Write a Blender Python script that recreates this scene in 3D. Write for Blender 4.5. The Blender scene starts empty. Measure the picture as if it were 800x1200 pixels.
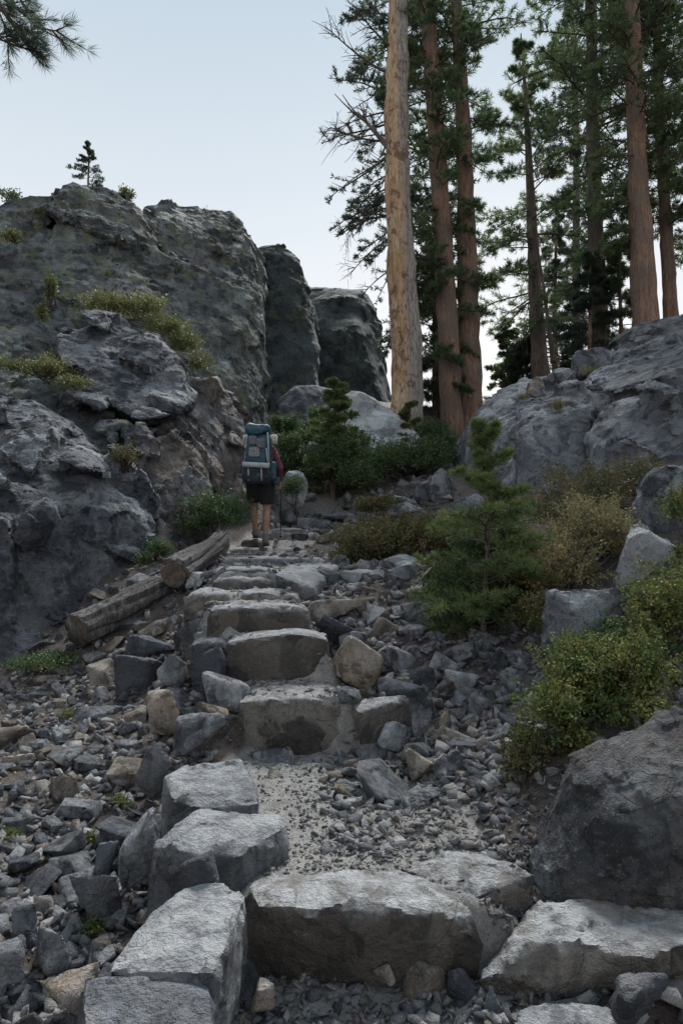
import bpy, bmesh, math, random
import numpy as np
from mathutils import Vector
R = math.radians
random.seed(7)
rng = np.random.default_rng(11)
scene = bpy.context.scene
COL = scene.collection
F, HZ, ZC = 800.0, 640.0, 1.6          # focal length in photo pixels, horizon row, eye height

def at(px, py, Y):
    return np.array([(px-400)/F*Y, Y, ZC-(py-HZ)/F*Y])
def onz(px, py, Z):
    return at(px, py, (ZC-Z)*F/(py-HZ))

# ------------------------------------------------------------------ noise
def _h(i, j, k, s):
    n = (i*374761393 + j*668265263 + k*2147483647 + s*974634777) & 0xffffffff
    n = ((n ^ (n >> 13))*1274126177) & 0xffffffff
    n = ((n ^ (n >> 16))*2246822519) & 0xffffffff
    return ((n ^ (n >> 15)) & 0xffffff)/float(0xffffff)
def vnoise(p, s=0):
    f = np.floor(p).astype(np.int64); t = p-f; t = t*t*(3-2*t)
    o = np.zeros(len(p))
    for a in (0, 1):
        for b in (0, 1):
            for c in (0, 1):
                w = (t[:,0] if a else 1-t[:,0])*(t[:,1] if b else 1-t[:,1])*(t[:,2] if c else 1-t[:,2])
                o += w*_h(f[:,0]+a, f[:,1]+b, f[:,2]+c, s)
    return o*2-1
def fbm(p, o=4, s=0, g=.5):
    r = np.zeros(len(p)); a = 1.
    for k in range(o):
        r += a*vnoise(p*(2.03**k)+k*17.3, s+k); a *= g
    return r
def voro(p, s=0):
    f = np.floor(p).astype(np.int64); n = len(p)
    F1 = np.full(n, 9.); F2 = np.full(n, 9.); best = np.zeros((n,3), np.int64); dl = np.zeros((n,3))
    for a in (-1,0,1):
        for b in (-1,0,1):
            for c in (-1,0,1):
                i, j, k = f[:,0]+a, f[:,1]+b, f[:,2]+c
                q = np.stack([i+_h(i,j,k,s), j+_h(i,j,k,s+1), k+_h(i,j,k,s+2)], 1)
                d = p-q; L = np.sqrt((d*d).sum(1)); m = L < F1
                F2 = np.where(m, F1, np.minimum(F2, L)); F1 = np.where(m, L, F1)
                dl[m] = d[m]; best[m] = np.stack([i,j,k],1)[m]
    r = [_h(best[:,0],best[:,1],best[:,2],s+3+q) for q in range(4)]
    return F1, F2, r, dl
def rotm(ax, ay, az):
    from mathutils import Euler
    return np.array(Euler((ax,ay,az)).to_matrix())
def rockify(co, no, cell, amp, seed, strata=None, fine=1.0, crack=.5, me=None, levels=((1.,.85),(.45,.8),(.2,.6)), tilt=.42):
    """chisels the surface: the part of it inside each cell of a 3-D pattern is laid onto a plane of its own"""
    Rm = rotm(seed*.7, seed*1.3, seed*2.1) if strata is None else rotm(*strata)
    an = np.array([1,1,1.]) if strata is None else np.array([.75,.85,1.35])
    w = np.stack([fbm(co/cell*.9+9, 2, seed+5), fbm(co/cell*.9+31, 2, seed+6), fbm(co/cell*.9+57, 2, seed+7)], 1)*.10
    co0 = co.copy(); co = co + no*(amp*.5*fbm(co/cell*.7, 3, seed))[:,None]
    for li, (f, k) in enumerate(levels):
        c = cell*f; q = (co0@Rm.T)*an/c + w/f**.5
        F1, F2, rr, dl = voro(q, seed*13+1+30*li)
        key = np.round(rr[0]*16777215).astype(np.int64); _, inv, cnt_ = np.unique(key, return_inverse=True, return_counts=True)
        inv = inv.ravel(); m = len(cnt_); mean = lambda x: np.stack([np.bincount(inv, weights=x[:,t], minlength=m)/cnt_ for t in range(3)], 1)
        C0 = mean(co); N0 = mean(no); L = np.linalg.norm(N0, axis=1); ok = np.clip((L-.45)/.3, 0, 1); N0 = N0/(L[:,None]+1e-9)
        first = np.zeros(m, int); first[inv] = np.arange(len(inv)); g = np.stack([rr[1], rr[2], rr[3]], 1)[first]-.5
        N1 = norm2(N0 + g*tilt); off = (rr[1][first]-.5)*amp*f*.9
        dist = ((co-C0[inv])*N1[inv]).sum(1) - off[inv]
        den = (no*N1[inv]).sum(1); den = np.where(den > .35, den, 1.)
        mv = np.clip(dist/den, -c*.30, c*.30)*k*ok[inv]*(1-.35*np.exp(-((F2-F1)/.10)**2))
        co = co - no*mv[:,None]
        if crack: co = co - no*(amp*f*crack*.6*np.exp(-((F2-F1)/.035)**2)*(rr[2] > .35))[:,None]
    return co + no*(amp*.10*fine*fbm(co0/cell*6, 4, seed+2))[:,None]
def norm2(v): return v/(np.linalg.norm(v, axis=-1, keepdims=True)+1e-9)

# ------------------------------------------------------------------ mesh helpers
def mesh_np(name, V, Fa, smooth=False):
    me = bpy.data.meshes.new(name)
    V = np.ascontiguousarray(V, dtype=np.float32); Fa = np.ascontiguousarray(Fa, dtype=np.int32)
    n, k = Fa.shape
    me.vertices.add(len(V)); me.vertices.foreach_set('co', V.ravel())
    me.loops.add(n*k); me.loops.foreach_set('vertex_index', Fa.ravel())
    me.polygons.add(n)
    me.polygons.foreach_set('loop_start', np.arange(0, n*k, k, dtype=np.int32))
    me.polygons.foreach_set('loop_total', np.full(n, k, dtype=np.int32))
    if smooth: me.polygons.foreach_set('use_smooth', np.ones(n, bool))
    me.update(calc_edges=True)
    return me
def link(name, me, mat=None, parent=None, loc=(0,0,0)):
    o = bpy.data.objects.new(name, me); COL.objects.link(o); o.location = loc
    if mat and not me.materials: me.materials.append(mat)
    if parent: o.parent = parent
    return o
def tag(o, label=None, cat=None, group=None, kind=None):
    if label: o['label'] = label
    if cat: o['category'] = cat
    if group: o['group'] = group
    if kind: o['kind'] = kind
    return o
def thing(name, label, cat, loc, group=None):
    o = bpy.data.objects.new(name, None); COL.objects.link(o); o.location = [float(v) for v in loc]; o.empty_display_size = .1
    return tag(o, label, cat, group)
def hull(pts):
    bm = bmesh.new()
    for p in pts: bm.verts.new([float(v) for v in p])
    bmesh.ops.convex_hull(bm, input=bm.verts)
    bmesh.ops.delete(bm, geom=[v for v in bm.verts if not v.link_faces], context='VERTS')
    bmesh.ops.triangulate(bm, faces=bm.faces)
    bm.verts.index_update()
    V = np.array([v.co[:] for v in bm.verts]); Fa = np.array([[v.index for v in f.verts] for f in bm.faces])
    bm.free(); return V, Fa
def join(parts):
    Vs, Fs, n = [], [], 0
    for V, Fa in parts:
        Vs.append(V); Fs.append(np.asarray(Fa)+n); n += len(V)
    return np.concatenate(Vs), np.concatenate(Fs)
def remesh(V, Fa, voxel, smooth=2):
    me = mesh_np('tmp', V, Fa); o = bpy.data.objects.new('tmp', me); COL.objects.link(o)
    m = o.modifiers.new('r', 'REMESH'); m.mode = 'VOXEL'; m.voxel_size = voxel
    if smooth:
        m = o.modifiers.new('s', 'SMOOTH'); m.factor = .5; m.iterations = smooth
    dg = bpy.context.evaluated_depsgraph_get(); dg.update()
    out = bpy.data.meshes.new_from_object(o.evaluated_get(dg))
    bpy.data.objects.remove(o); bpy.data.meshes.remove(me)
    co = np.empty(len(out.vertices)*3, np.float32); out.vertices.foreach_get('co', co)
    no = np.empty(len(out.vertices)*3, np.float32); out.vertices.foreach_get('normal', no)
    return out, co.reshape(-1,3).astype(float), no.reshape(-1,3).astype(float)
def finish(me, co, sharp=38):
    me.vertices.foreach_set('co', np.ascontiguousarray(co, np.float32).ravel())
    me.polygons.foreach_set('use_smooth', np.ones(len(me.polygons), bool))
    me.update(); me.set_sharp_from_angle(angle=R(sharp))
def frac(P, size, dirs, gap=.035, off=.07, seed=1, inset=.87):
    """breaks one convex mass along its bedding and joints into separate blocks with open cracks, over a solid core"""
    g = np.random.default_rng(seed); P = np.array(P); work = [P]; out = []; dirs = [norm(np.array(d, float)) for d in dirs]; k = 0
    while work and k < 400:
        k += 1; q = work.pop(); ext = [np.ptp(q@d) for d in dirs]; i = int(np.argmax(np.array(ext)/np.array(size)))
        if ext[i] < size[i]*g.uniform(.9,1.6): out.append(q); continue
        n = norm(dirs[i]+g.normal(size=3)*.13); lo, hi = (q@n).min(), (q@n).max(); c = lo+(hi-lo)*g.uniform(.35,.65)
        for sg in (1,-1):
            bm = bmesh.new()
            for p in q: bm.verts.new([float(v) for v in p])
            bmesh.ops.convex_hull(bm, input=bm.verts); bmesh.ops.delete(bm, geom=[v for v in bm.verts if not v.link_faces], context='VERTS')
            gp = gap*g.uniform(.5,1.7)
            bmesh.ops.bisect_plane(bm, geom=bm.verts[:]+bm.edges[:]+bm.faces[:], plane_co=[float(v) for v in n*(c+sg*gp)], plane_no=[float(v) for v in n*sg], clear_inner=True)
            w = np.array([v.co[:] for v in bm.verts]); bm.free()
            if len(w) >= 5 and min(np.ptp(w, axis=0)) > .05: work.append(w)
    c0 = P.mean(0); res = [c0+(P-c0)*inset-np.array([0,0,.05])]
    for q in out:
        o = g.normal(size=3)*np.array([.5,.9,.6])*off; c = q.mean(0); res.append(c+((q-c)*(1+g.uniform(-.03,.04)))@rotm(*(g.normal(size=3)*.055)).T+o)
    return res
LD = [(.42,-.25,.88),(.95,.25,-.2),(.1,1,.15)]; RD = [(-.32,-.30,.9),(.95,.32,.18),(.25,.95,.0)]
_seed = [3]
def rock(name, label, cat, hulls, mat, voxel, cell, amp, group=None, strata=None, seed=None, fine=1., crack=.5, kind=None, smooth=None, sharp=38):
    if smooth is None: smooth = 0 if name in ('rock_outcrop','cliff','cliff_buttress','cliff_block') else 2
    if name == 'rock_outcrop': crack = 1.4
    if name in ('rock_outcrop','cliff','cliff_buttress','cliff_block'): sharp = 22
    _seed[0] += 1; seed = seed or _seed[0]
    V, Fa = join([hull(h) for h in hulls])
    me, co, no = remesh(V, Fa, voxel, smooth)
    me.name = name
    big = name in ('rock_outcrop', 'cliff')
    if name == 'rock_outcrop': lv, ti = ((.45,.85),(.19,.75)), .34
    elif big: lv, ti = ((.8,.85),(.34,.85),(.15,.7)), .40
    elif 'butt' in name or name in ('cliff_block','boulder'): lv, ti = ((.6,.7),(.28,.75),(.13,.6)), .28
    else: lv, ti = ((.5,.35),(.22,.45)), .12
    co = rockify(co, no, cell, amp, seed, strata, fine, crack, me, lv, ti)
    c = co.mean(0); c[2] = co[:,2].min()
    finish(me, co-c, sharp)
    o = link(name, me, mat, loc=c)
    return tag(o, label, cat, group, kind)
def tube(P, rad, n=10, noise=0, seed=0, cap=True, nsc=3.0):
    P = np.asarray(P, float); m = len(P); rad = np.broadcast_to(np.asarray(rad, float), (m,))
    T = np.gradient(P, axis=0); T /= np.linalg.norm(T, axis=1)[:,None]+1e-9
    up = np.array([0,0,1.]) if abs(T[0,2]) < .9 else np.array([1.,0,0])
    V = []
    a = np.arange(n)/n*2*math.pi
    for i in range(m):
        u = np.cross(up, T[i]); u /= np.linalg.norm(u)+1e-9; v = np.cross(T[i], u)
        ring = np.cos(a)[:,None]*u + np.sin(a)[:,None]*v
        V.append(P[i] + ring*rad[i])
    V = np.concatenate(V)
    if noise:
        ctr = np.repeat(P, n, 0); dirv = V-ctr
        V = ctr + dirv*(1+noise*fbm(V*nsc, 3, seed))[:,None]
    Q = []
    for i in range(m-1):
        for j in range(n):
            Q.append((i*n+j, i*n+(j+1)%n, (i+1)*n+(j+1)%n, (i+1)*n+j))
    if cap:
        V = np.concatenate([V, P[:1], P[-1:]]); b = m*n
        for j in range(n):
            Q.append((b, (j+1)%n, j, j)); Q.append((b+1, (m-1)*n+j, (m-1)*n+(j+1)%n, (m-1)*n+(j+1)%n))
    return V, np.array(Q)
def quads_to_mesh(name, V, Q, smooth=True):
    # accepts degenerate quads (triangles) from tube caps
    faces = []
    for q in np.asarray(Q).tolist():
        faces.append(q[:3] if q[3] == q[2] else q)
    me = bpy.data.meshes.new(name); me.from_pydata(np.asarray(V).tolist(), [], faces)
    if smooth: me.polygons.foreach_set('use_smooth', np.ones(len(me.polygons), bool))
    me.update(); return me
def tubes_mesh(name, parts, smooth=True):
    V, Q = join(parts); return quads_to_mesh(name, V, Q, smooth)
def norm(v): return v/(np.linalg.norm(v, axis=-1, keepdims=True)+1e-9)
def blades(P, D, K, ln, wd, spread, g=rng, lo=.6):
    N = len(P)
    P = np.repeat(P, K, 0); D = np.repeat(D, K, 0)
    d = norm(D + spread*g.normal(size=(N*K,3)))
    L = ln*(lo+(1-lo)*g.random(N*K))[:,None]
    s = norm(np.cross(d, g.normal(size=(N*K,3))))*wd
    a = P; m = P + d*L*.5; t = P + d*L
    V = np.stack([a, m+s, t, m-s], 1).reshape(-1,3)
    return V, np.arange(N*K*4).reshape(-1,4)

# ------------------------------------------------------------------ materials
def newmat(name):
    m = bpy.data.materials.new(name); m.use_nodes = True
    nt = m.node_tree; nt.nodes.clear()
    out = nt.nodes.new('ShaderNodeOutputMaterial'); b = nt.nodes.new('ShaderNodeBsdfPrincipled')
    nt.links.new(b.outputs[0], out.inputs[0]); return m, nt, b
class NB:
    def __init__(s, nt): s.nt = nt
    def n(s, t, **k):
        x = s.nt.nodes.new('ShaderNode'+t)
        for a, b in k.items(): setattr(x, a, b)
        return x
    def l(s, a, b): s.nt.links.new(a, b)
    def noise(s, vec, sc, det=6, rough=.6, dist=0):
        x = s.n('TexNoise'); x.inputs['Scale'].default_value = sc; x.inputs['Detail'].default_value = det
        x.inputs['Roughness'].default_value = rough; x.inputs['Distortion'].default_value = dist; s.l(vec, x.inputs['Vector']); return x.outputs[0]
    def vor(s, vec, sc, feat='F1'):
        x = s.n('TexVoronoi', feature=feat); x.inputs['Scale'].default_value = sc; s.l(vec, x.inputs['Vector']); return x.outputs[0]
    def ramp(s, f, a, b, ca=0., cb=1.):
        x = s.n('MapRange'); x.inputs[1].default_value = a; x.inputs[2].default_value = b
        x.inputs[3].default_value = ca; x.inputs[4].default_value = cb; s.l(f, x.inputs[0]); return x.outputs[0]
    def mix(s, f, a, b, mode='MIX'):
        x = s.n('MixRGB', blend_type=mode)
        for i, v in ((0, f), (1, a), (2, b)):
            if isinstance(v, (int, float)): x.inputs[i].default_value = v
            elif isinstance(v, tuple): x.inputs[i].default_value = (*v, 1)
            else: s.l(v, x.inputs[i])
        return x.outputs[0]
    def math(s, op, a, b=0.):
        x = s.n('Math', operation=op)
        for i, v in ((0, a), (1, b)):
            if isinstance(v, (int, float)): x.inputs[i].default_value = v
            else: s.l(v, x.inputs[i])
        return x.outputs[0]
def rockmat(name, base, light, brown, dark, brown_amt=.5, lichen=None, dust=0., sc=1., rnd=.25, bump=1., rough=.85):
    m, nt, b = newmat(name); k = NB(nt)
    tc = k.n('TexCoord'); oi = k.n('ObjectInfo')
    add = k.n('VectorMath', operation='ADD'); k.l(tc.outputs['Object'], add.inputs[0])
    cv = k.n('CombineXYZ'); k.l(k.math('MULTIPLY', oi.outputs['Random'], 37.), cv.inputs[0]); k.l(k.math('MULTIPLY', oi.outputs['Random'], 91.), cv.inputs[1])
    k.l(cv.outputs[0], add.inputs[1]); v = add.outputs[0]
    n1 = k.noise(v, 1.6*sc, 5, .65, .6); n2 = k.noise(v, 5*sc, 5, .7, .3); n3 = k.noise(v, 26*sc, 4, .7); n4 = k.noise(v, .7*sc, 4, .6, 1.)
    n5 = k.noise(v, 90*sc, 3, .6)
    c = k.mix(k.ramp(n1, .45, .55), base, light)
    c = k.mix(k.ramp(n2, .53, .64, 0, .8), c, brown); c = k.mix(k.math('MULTIPLY', k.ramp(n4, .49, .58), brown_amt), c, brown)
    c = k.mix(k.ramp(n3, .55, .62, 0, .5), c, dark)
    # vertical mineral staining and angular dark patches
    mp = k.n('Mapping'); mp.inputs['Scale'].default_value = (2.2, 2.2, .35); k.l(v, mp.inputs[0])
    st = k.noise(mp.outputs[0], 1.5*sc, 5, .65); c = k.mix(k.ramp(st, .52, .61, 0, .7), c, dark)
    c = k.mix(k.ramp(n5, .54, .66, 0, .3), c, light)
    cell = k.n('TexVoronoi'); cell.inputs['Scale'].default_value = 3.0*sc; 
    wv = k.n('VectorMath', operation='ADD'); k.l(v, wv.inputs[0]); nn = k.n('TexNoise'); nn.inputs['Scale'].default_value = 3*sc; k.l(v, nn.inputs['Vector']); ws = k.n('VectorMath', operation='SCALE'); ws.inputs['Scale'].default_value = .22; k.l(nn.outputs['Color'], ws.inputs[0]); k.l(ws.outputs[0], wv.inputs[1]); k.l(wv.outputs[0], cell.inputs['Vector'])
    hs = k.n('SeparateColor'); k.l(cell.outputs['Color'], hs.inputs[0])
    c = k.mix(.38, c, k.mix(hs.outputs[0], tuple(x*.55 for x in base), tuple(min(x*1.6, .8) for x in base)))
    # darker, iron stained faces where blocks broke away
    df = k.math('MULTIPLY', k.ramp(k.math('ADD', hs.outputs[2], k.math('MULTIPLY', k.math('SUBTRACT', n2, .5), 1.6)), .62, .70), k.ramp(n1, .56, .47)); c = k.mix(k.math('MULTIPLY', df, .85), c, k.mix(k.ramp(n2, .45, .55), dark, tuple(x*.45 for x in base)))
    n7 = k.noise(v, .45*sc, 4, .6, .5); c = k.mix(k.ramp(n7, .50, .56, 0, .45), c, tuple(x*.5 for x in base))
    if lichen:
        ln = k.noise(v, 2.3*sc, 9, .75); c = k.mix(k.ramp(ln, .52, .66, 0, .8), c, lichen)
        l2 = k.noise(v, 40*sc, 3, .6); c = k.mix(k.ramp(l2, .62, .7, 0, .5), c, (.35,.36,.3))
    if rnd:
        br = k.n('HueSaturation'); k.l(k.ramp(oi.outputs['Random'], 0, 1, 1-rnd, 1+rnd), br.inputs['Value']); k.l(c, br.inputs['Color']); c = br.outputs[0]
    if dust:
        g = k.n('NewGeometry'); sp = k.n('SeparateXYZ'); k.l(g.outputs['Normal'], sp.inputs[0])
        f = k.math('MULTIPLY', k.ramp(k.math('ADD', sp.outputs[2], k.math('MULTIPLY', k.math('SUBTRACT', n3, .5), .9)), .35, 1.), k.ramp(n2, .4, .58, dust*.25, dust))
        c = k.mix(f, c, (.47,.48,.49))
    k.l(c, b.inputs['Base Color']); b.inputs['Roughness'].default_value = rough; b.inputs['Specular IOR Level'].default_value = .3
    hh = k.math('ADD', k.math('MULTIPLY', n2, .5), k.math('MULTIPLY', n3, .30))
    hh = k.math('ADD', hh, k.math('MULTIPLY', n5, .06))
    ce = k.n('TexVoronoi', feature='DISTANCE_TO_EDGE'); ce.inputs['Scale'].default_value = 2.3*sc; k.l(wv.outputs[0], ce.inputs['Vector'])
    hh = k.math('ADD', hh, k.math('MULTIPLY', k.ramp(ce.outputs[0], 0, .02, -.10, 0), k.ramp(n1, .47, .56)))
    hh = k.math('ADD', hh, k.math('MULTIPLY', hs.outputs[1], .12))
    bp = k.n('Bump'); bp.inputs['Strength'].default_value = .9; bp.inputs['Distance'].default_value = .24*bump/sc; k.l(hh, bp.inputs['Height']); k.l(bp.outputs[0], b.inputs['Normal'])
    return m
def simple(name, col, rough=.7, n=0, sc=20, metal=0, bump=0):
    m, nt, b = newmat(name); k = NB(nt); b.inputs['Base Color'].default_value = (*col, 1)
    b.inputs['Roughness'].default_value = rough; b.inputs['Metallic'].default_value = metal
    tc = k.n('TexCoord'); ns = k.noise(tc.outputs['Object'], sc, 4)
    if n: k.l(k.mix(k.ramp(ns, .35, .65), tuple(c*(1-n) for c in col), tuple(min(1, c*(1+n)) for c in col)), b.inputs['Base Color'])
    if bump:
        bp = k.n('Bump'); bp.inputs['Distance'].default_value = bump; k.l(ns, bp.inputs['Height']); k.l(bp.outputs[0], b.inputs['Normal'])
    return m
def leafmat(name, c1, c2, c3, sc=2.5, trans=.25):
    m, nt, b = newmat(name); k = NB(nt); g = k.n('NewGeometry'); tc = k.n('TexCoord')
    r = g.outputs['Random Per Island']; n = k.noise(tc.outputs['Object'], sc, 3)
    c = k.mix(r, c1, c2); c = k.mix(k.math('MULTIPLY', k.ramp(n, .45, .62), k.ramp(r, .2, .8, .2, 1)), c, c3)
    k.l(c, b.inputs['Base Color']); b.inputs['Roughness'].default_value = .6; b.inputs['Specular IOR Level'].default_value = .25
    tr = k.n('BsdfTranslucent'); k.l(c, tr.inputs[0]); mx = k.n('MixShader'); mx.inputs[0].default_value = trans
    out = [x for x in nt.nodes if x.type == 'OUTPUT_MATERIAL'][0]
    k.l(b.outputs[0], mx.inputs[1]); k.l(tr.outputs[0], mx.inputs[2]); k.l(mx.outputs[0], out.inputs[0])
    return m
def barkmat(name, c1, c2, c3, sc=6, side=None):
    m, nt, b = newmat(name); k = NB(nt); tc = k.n('TexCoord'); mp = k.n('Mapping'); mp.inputs['Scale'].default_value = (1,1,.16)
    k.l(tc.outputs['Object'], mp.inputs[0]); v = mp.outputs[0]
    n1 = k.noise(v, sc, 6, .7, .5); n2 = k.noise(v, sc*4, 5, .7); n3 = k.noise(tc.outputs['Object'], 1.3, 4)
    c = k.mix(k.ramp(n1, .4, .6), c1, c2); c = k.mix(k.ramp(n2, .52, .60, 0, .75), c, tuple(x*.3 for x in c1)); c = k.mix(k.ramp(n3, .45, .6, 0, .7), c, c3)
    if side:   # silver weathered wood on one side of the dead trunk
        sp = k.n('SeparateXYZ'); k.l(tc.outputs['Object'], sp.inputs[0])
        wx = k.math('ADD', k.math('ADD', sp.outputs[0], k.math('MULTIPLY', sp.outputs[2], side[1])), k.math('MULTIPLY', k.math('SUBTRACT', n1, .5), .5))
        c = k.mix(k.ramp(wx, .0, .16, 0, .85), c, k.mix(k.ramp(n2, .4, .6), (.16,.15,.14), side[0]))
        n6 = k.noise(tc.outputs['Object'], 2.2, 6, .7, 1.5); c = k.mix(k.ramp(n6, .54, .60, 0, .8), c, (.16,.10,.06)); n8 = k.noise(v, 16, 6, .75, .3); c = k.mix(k.ramp(n8, .56, .62, 0, .8), c, (.10,.065,.045))
    k.l(c, b.inputs['Base Color']); b.inputs['Roughness'].default_value = .9
    bp = k.n('Bump'); bp.inputs['Distance'].default_value = .12; bp.inputs['Strength'].default_value = 1.
    k.l(k.math('ADD', n1, k.math('MULTIPLY', n2, .4)), bp.inputs['Height']); k.l(bp.outputs[0], b.inputs['Normal'])
    return m
M = {}
BL = (.035,.036,.040)
M['cliff'] = rockmat('cliff_rock', (.135,.165,.18), (.41,.45,.46), (.22,.165,.11), BL, .45, (.27,.29,.13), sc=1.1, rnd=0, bump=1.5)
M['butt'] = rockmat('buttress_rock', (.075,.10,.115), (.19,.23,.24), (.12,.115,.085), BL, .3, (.15,.17,.10), sc=.9, rnd=0, bump=1.4)
M['blue'] = rockmat('blue_grey_rock', (.13,.15,.18), (.48,.52,.57), (.20,.165,.135), BL, .25, sc=1.2, rnd=.08, bump=1.5)
M['ochre'] = rockmat('ochre_rock', (.12,.125,.135), (.40,.405,.41), (.33,.215,.125), BL, .5, sc=1.2, rnd=.1, bump=1.4)
M['right'] = rockmat('pale_granite', (.22,.24,.275), (.54,.57,.61), (.28,.25,.21), (.05,.053,.06), .3, sc=1.2, rnd=.08, bump=1.4)
M['white'] = rockmat('white_granite', (.48,.50,.53), (.68,.71,.74), (.38,.36,.33), (.16,.16,.17), .2, sc=1., rnd=.1)
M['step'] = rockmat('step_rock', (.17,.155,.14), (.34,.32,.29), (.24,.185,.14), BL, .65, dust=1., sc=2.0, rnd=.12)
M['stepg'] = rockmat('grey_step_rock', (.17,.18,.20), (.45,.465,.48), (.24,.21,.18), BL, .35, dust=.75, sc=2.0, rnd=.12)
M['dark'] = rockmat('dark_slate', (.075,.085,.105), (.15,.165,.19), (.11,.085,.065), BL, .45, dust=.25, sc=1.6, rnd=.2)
M['bould'] = rockmat('brown_boulder', (.085,.09,.10), (.34,.36,.385), (.20,.14,.10), (.025,.028,.036), .6, (.22,.23,.23), sc=1.9, rnd=.05, bump=1.2)
M['grey'] = rockmat('grey_stone', (.20,.215,.235), (.47,.49,.52), (.26,.22,.18), BL, .35, sc=2.2, rnd=.35, bump=1.)
M['slate'] = rockmat('slate_stone', (.11,.125,.15), (.27,.295,.33), (.16,.13,.11), BL, .3, sc=2.2, rnd=.3, bump=1.)
M['tan'] = rockmat('tan_stone', (.27,.24,.21), (.45,.42,.38), (.34,.22,.125), (.07,.06,.05), .6, sc=2.2, rnd=.25, bump=.8)
# gravel: a colour of its own for each stone
def gravelmat():
    m, nt, b = newmat('gravel'); k = NB(nt); g = k.n('NewGeometry'); r = g.outputs['Random Per Island']
    tc = k.n('TexCoord'); n = k.noise(tc.outputs['Object'], 40, 4)
    cr = k.n('ValToRGB'); e = cr.color_ramp.elements; e[0].color = (.07,.075,.09,1); e[1].color = (.46,.46,.46,1)
    for p, c in ((.25,(.18,.19,.205,1)), (.5,(.31,.32,.33,1)), (.68,(.22,.175,.14,1)), (.82,(.36,.345,.33,1))):
        x = e.new(p); x.color = c
    k.l(r, cr.inputs[0]); k.l(k.mix(k.ramp(n,.3,.7,0,.5), cr.outputs[0], (.12,.115,.115)), b.inputs['Base Color']); b.inputs['Roughness'].default_value = .9
    n2 = k.noise(tc.outputs['Object'], 22, 5, .7); bp = k.n('Bump'); bp.inputs['Distance'].default_value = .05; k.l(n2, bp.inputs['Height']); k.l(bp.outputs[0], b.inputs['Normal'])
    return m
M['gravel'] = gravelmat()
def groundmat():
    m, nt, b = newmat('ground'); k = NB(nt); tc = k.n('TexCoord'); v = tc.outputs['Object']
    at_ = k.n('Attribute', attribute_name='trail'); n1 = k.noise(v, 3, 8, .7); n2 = k.noise(v, 18, 6, .7); n3 = k.noise(v, 90, 4, .7)
    soil = k.mix(k.ramp(n2, .4, .65), (.060,.046,.038), (.13,.11,.095)); soil = k.mix(k.ramp(n1, .5, .65, 0, .6), soil, (.10,.10,.105))
    dust = k.mix(k.ramp(n2, .35, .65), (.24,.23,.215), (.40,.385,.365)); dust = k.mix(k.ramp(n3, .55, .7), dust, (.12,.115,.11))
    f = k.ramp(k.math('ADD', at_.outputs['Fac'], k.math('MULTIPLY', k.math('SUBTRACT', n1, .5), .9)), .3, .7)
    c = k.mix(f, soil, dust); c = k.mix(k.ramp(k.vor(v, 55), .0, .35, .35, 0), c, (.24,.235,.23))
    k.l(c, b.inputs['Base Color']); b.inputs['Roughness'].default_value = .95
    bp = k.n('Bump'); bp.inputs['Distance'].default_value = .03; k.l(k.math('ADD', n2, k.math('MULTIPLY', n3, .5)), bp.inputs['Height']); k.l(bp.outputs[0], b.inputs['Normal'])
    return m
M['ground'] = groundmat()
M['needle'] = leafmat('pine_needles', (.07,.115,.065), (.14,.195,.10), (.20,.25,.11), .8, .45)
M['needle_dark'] = leafmat('dark_needles', (.045,.07,.058), (.08,.11,.08), (.10,.13,.09), .8, .35)
M['needle_young'] = leafmat('young_needles', (.09,.14,.06), (.16,.21,.085), (.23,.27,.10), 4)
M['leaf_near'] = leafmat('willow_leaves', (.08,.125,.04), (.15,.20,.065), (.28,.25,.08), 5)
M['leaf_gold'] = leafmat('golden_leaves', (.17,.16,.07), (.32,.28,.14), (.42,.36,.18), 6)
M['leaf_dark'] = leafmat('dark_leaves', (.05,.09,.04), (.10,.16,.07), (.15,.20,.08), 3)
M['leaf_rust'] = leafmat('rusty_leaves', (.06,.085,.035), (.14,.135,.055), (.24,.16,.085), 4)
M['leaf_ledge'] = leafmat('ledge_leaves', (.09,.12,.045), (.17,.19,.07), (.24,.23,.10), 2)
M['grass'] = leafmat('dry_grass', (.16,.15,.08), (.30,.27,.17), (.12,.15,.05), 4)
M['bark_red'] = barkmat('red_bark', (.26,.165,.12), (.42,.28,.20), (.19,.155,.135), 9)
M['bark_grey'] = barkmat('grey_bark', (.17,.135,.115), (.27,.22,.19), (.13,.11,.10))
M['twig'] = simple('twig_bark', (.065,.052,.045), .9, .4, 30)
M['twig_grey'] = simple('grey_twigs', (.17,.155,.145), .9, .4, 30)
M['snag'] = barkmat('bare_wood', (.62,.42,.25), (.80,.62,.43), (.50,.29,.14), 7, ((.50,.49,.48), .032))
M['log'] = barkmat('log_wood', (.11,.10,.095), (.33,.315,.305), (.10,.09,.085), 18)

# ------------------------------------------------------------------ terrain
steps = [ # Y, base Z, top Z, centre X, half width
 (2.56, .00, .272), (4.333, .30, .652), (4.85, .66, .945), (5.2, .95, 1.145), (5.85, 1.15, 1.2125), (6.5, 1.215, 1.38), (7.8, 1.40, 1.493), (9.5, 1.51, 1.588),
 (10.05,1.60,1.70),(10.7, 1.71, 1.74), (11.5, 1.80, 1.916), (12.4, 1.98, 2.14), (13.2, 2.2, 2.34)]
prof = [(-5, -.35), (1.2, -.12), (2.3, -.02)]
for Y, b, t in steps: prof += [(Y+.01, b-.02), (Y+.05, t-.03)]
prof += [(14.5, 2.95), (16, 3.9), (17, 4.5)]
prof = np.array(prof)
cx = np.array([(0,.1),(2.56,.1),(3.5,.05),(4.33,-.2),(4.85,-.42),(5.2,-.58),(5.85,-.8),(6.5,-.9),(7.8,-.88),(9.5,-1.1),(10.7,-.75),(11.5,-.6),(13.2,-.6),(17,-.4)])
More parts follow.
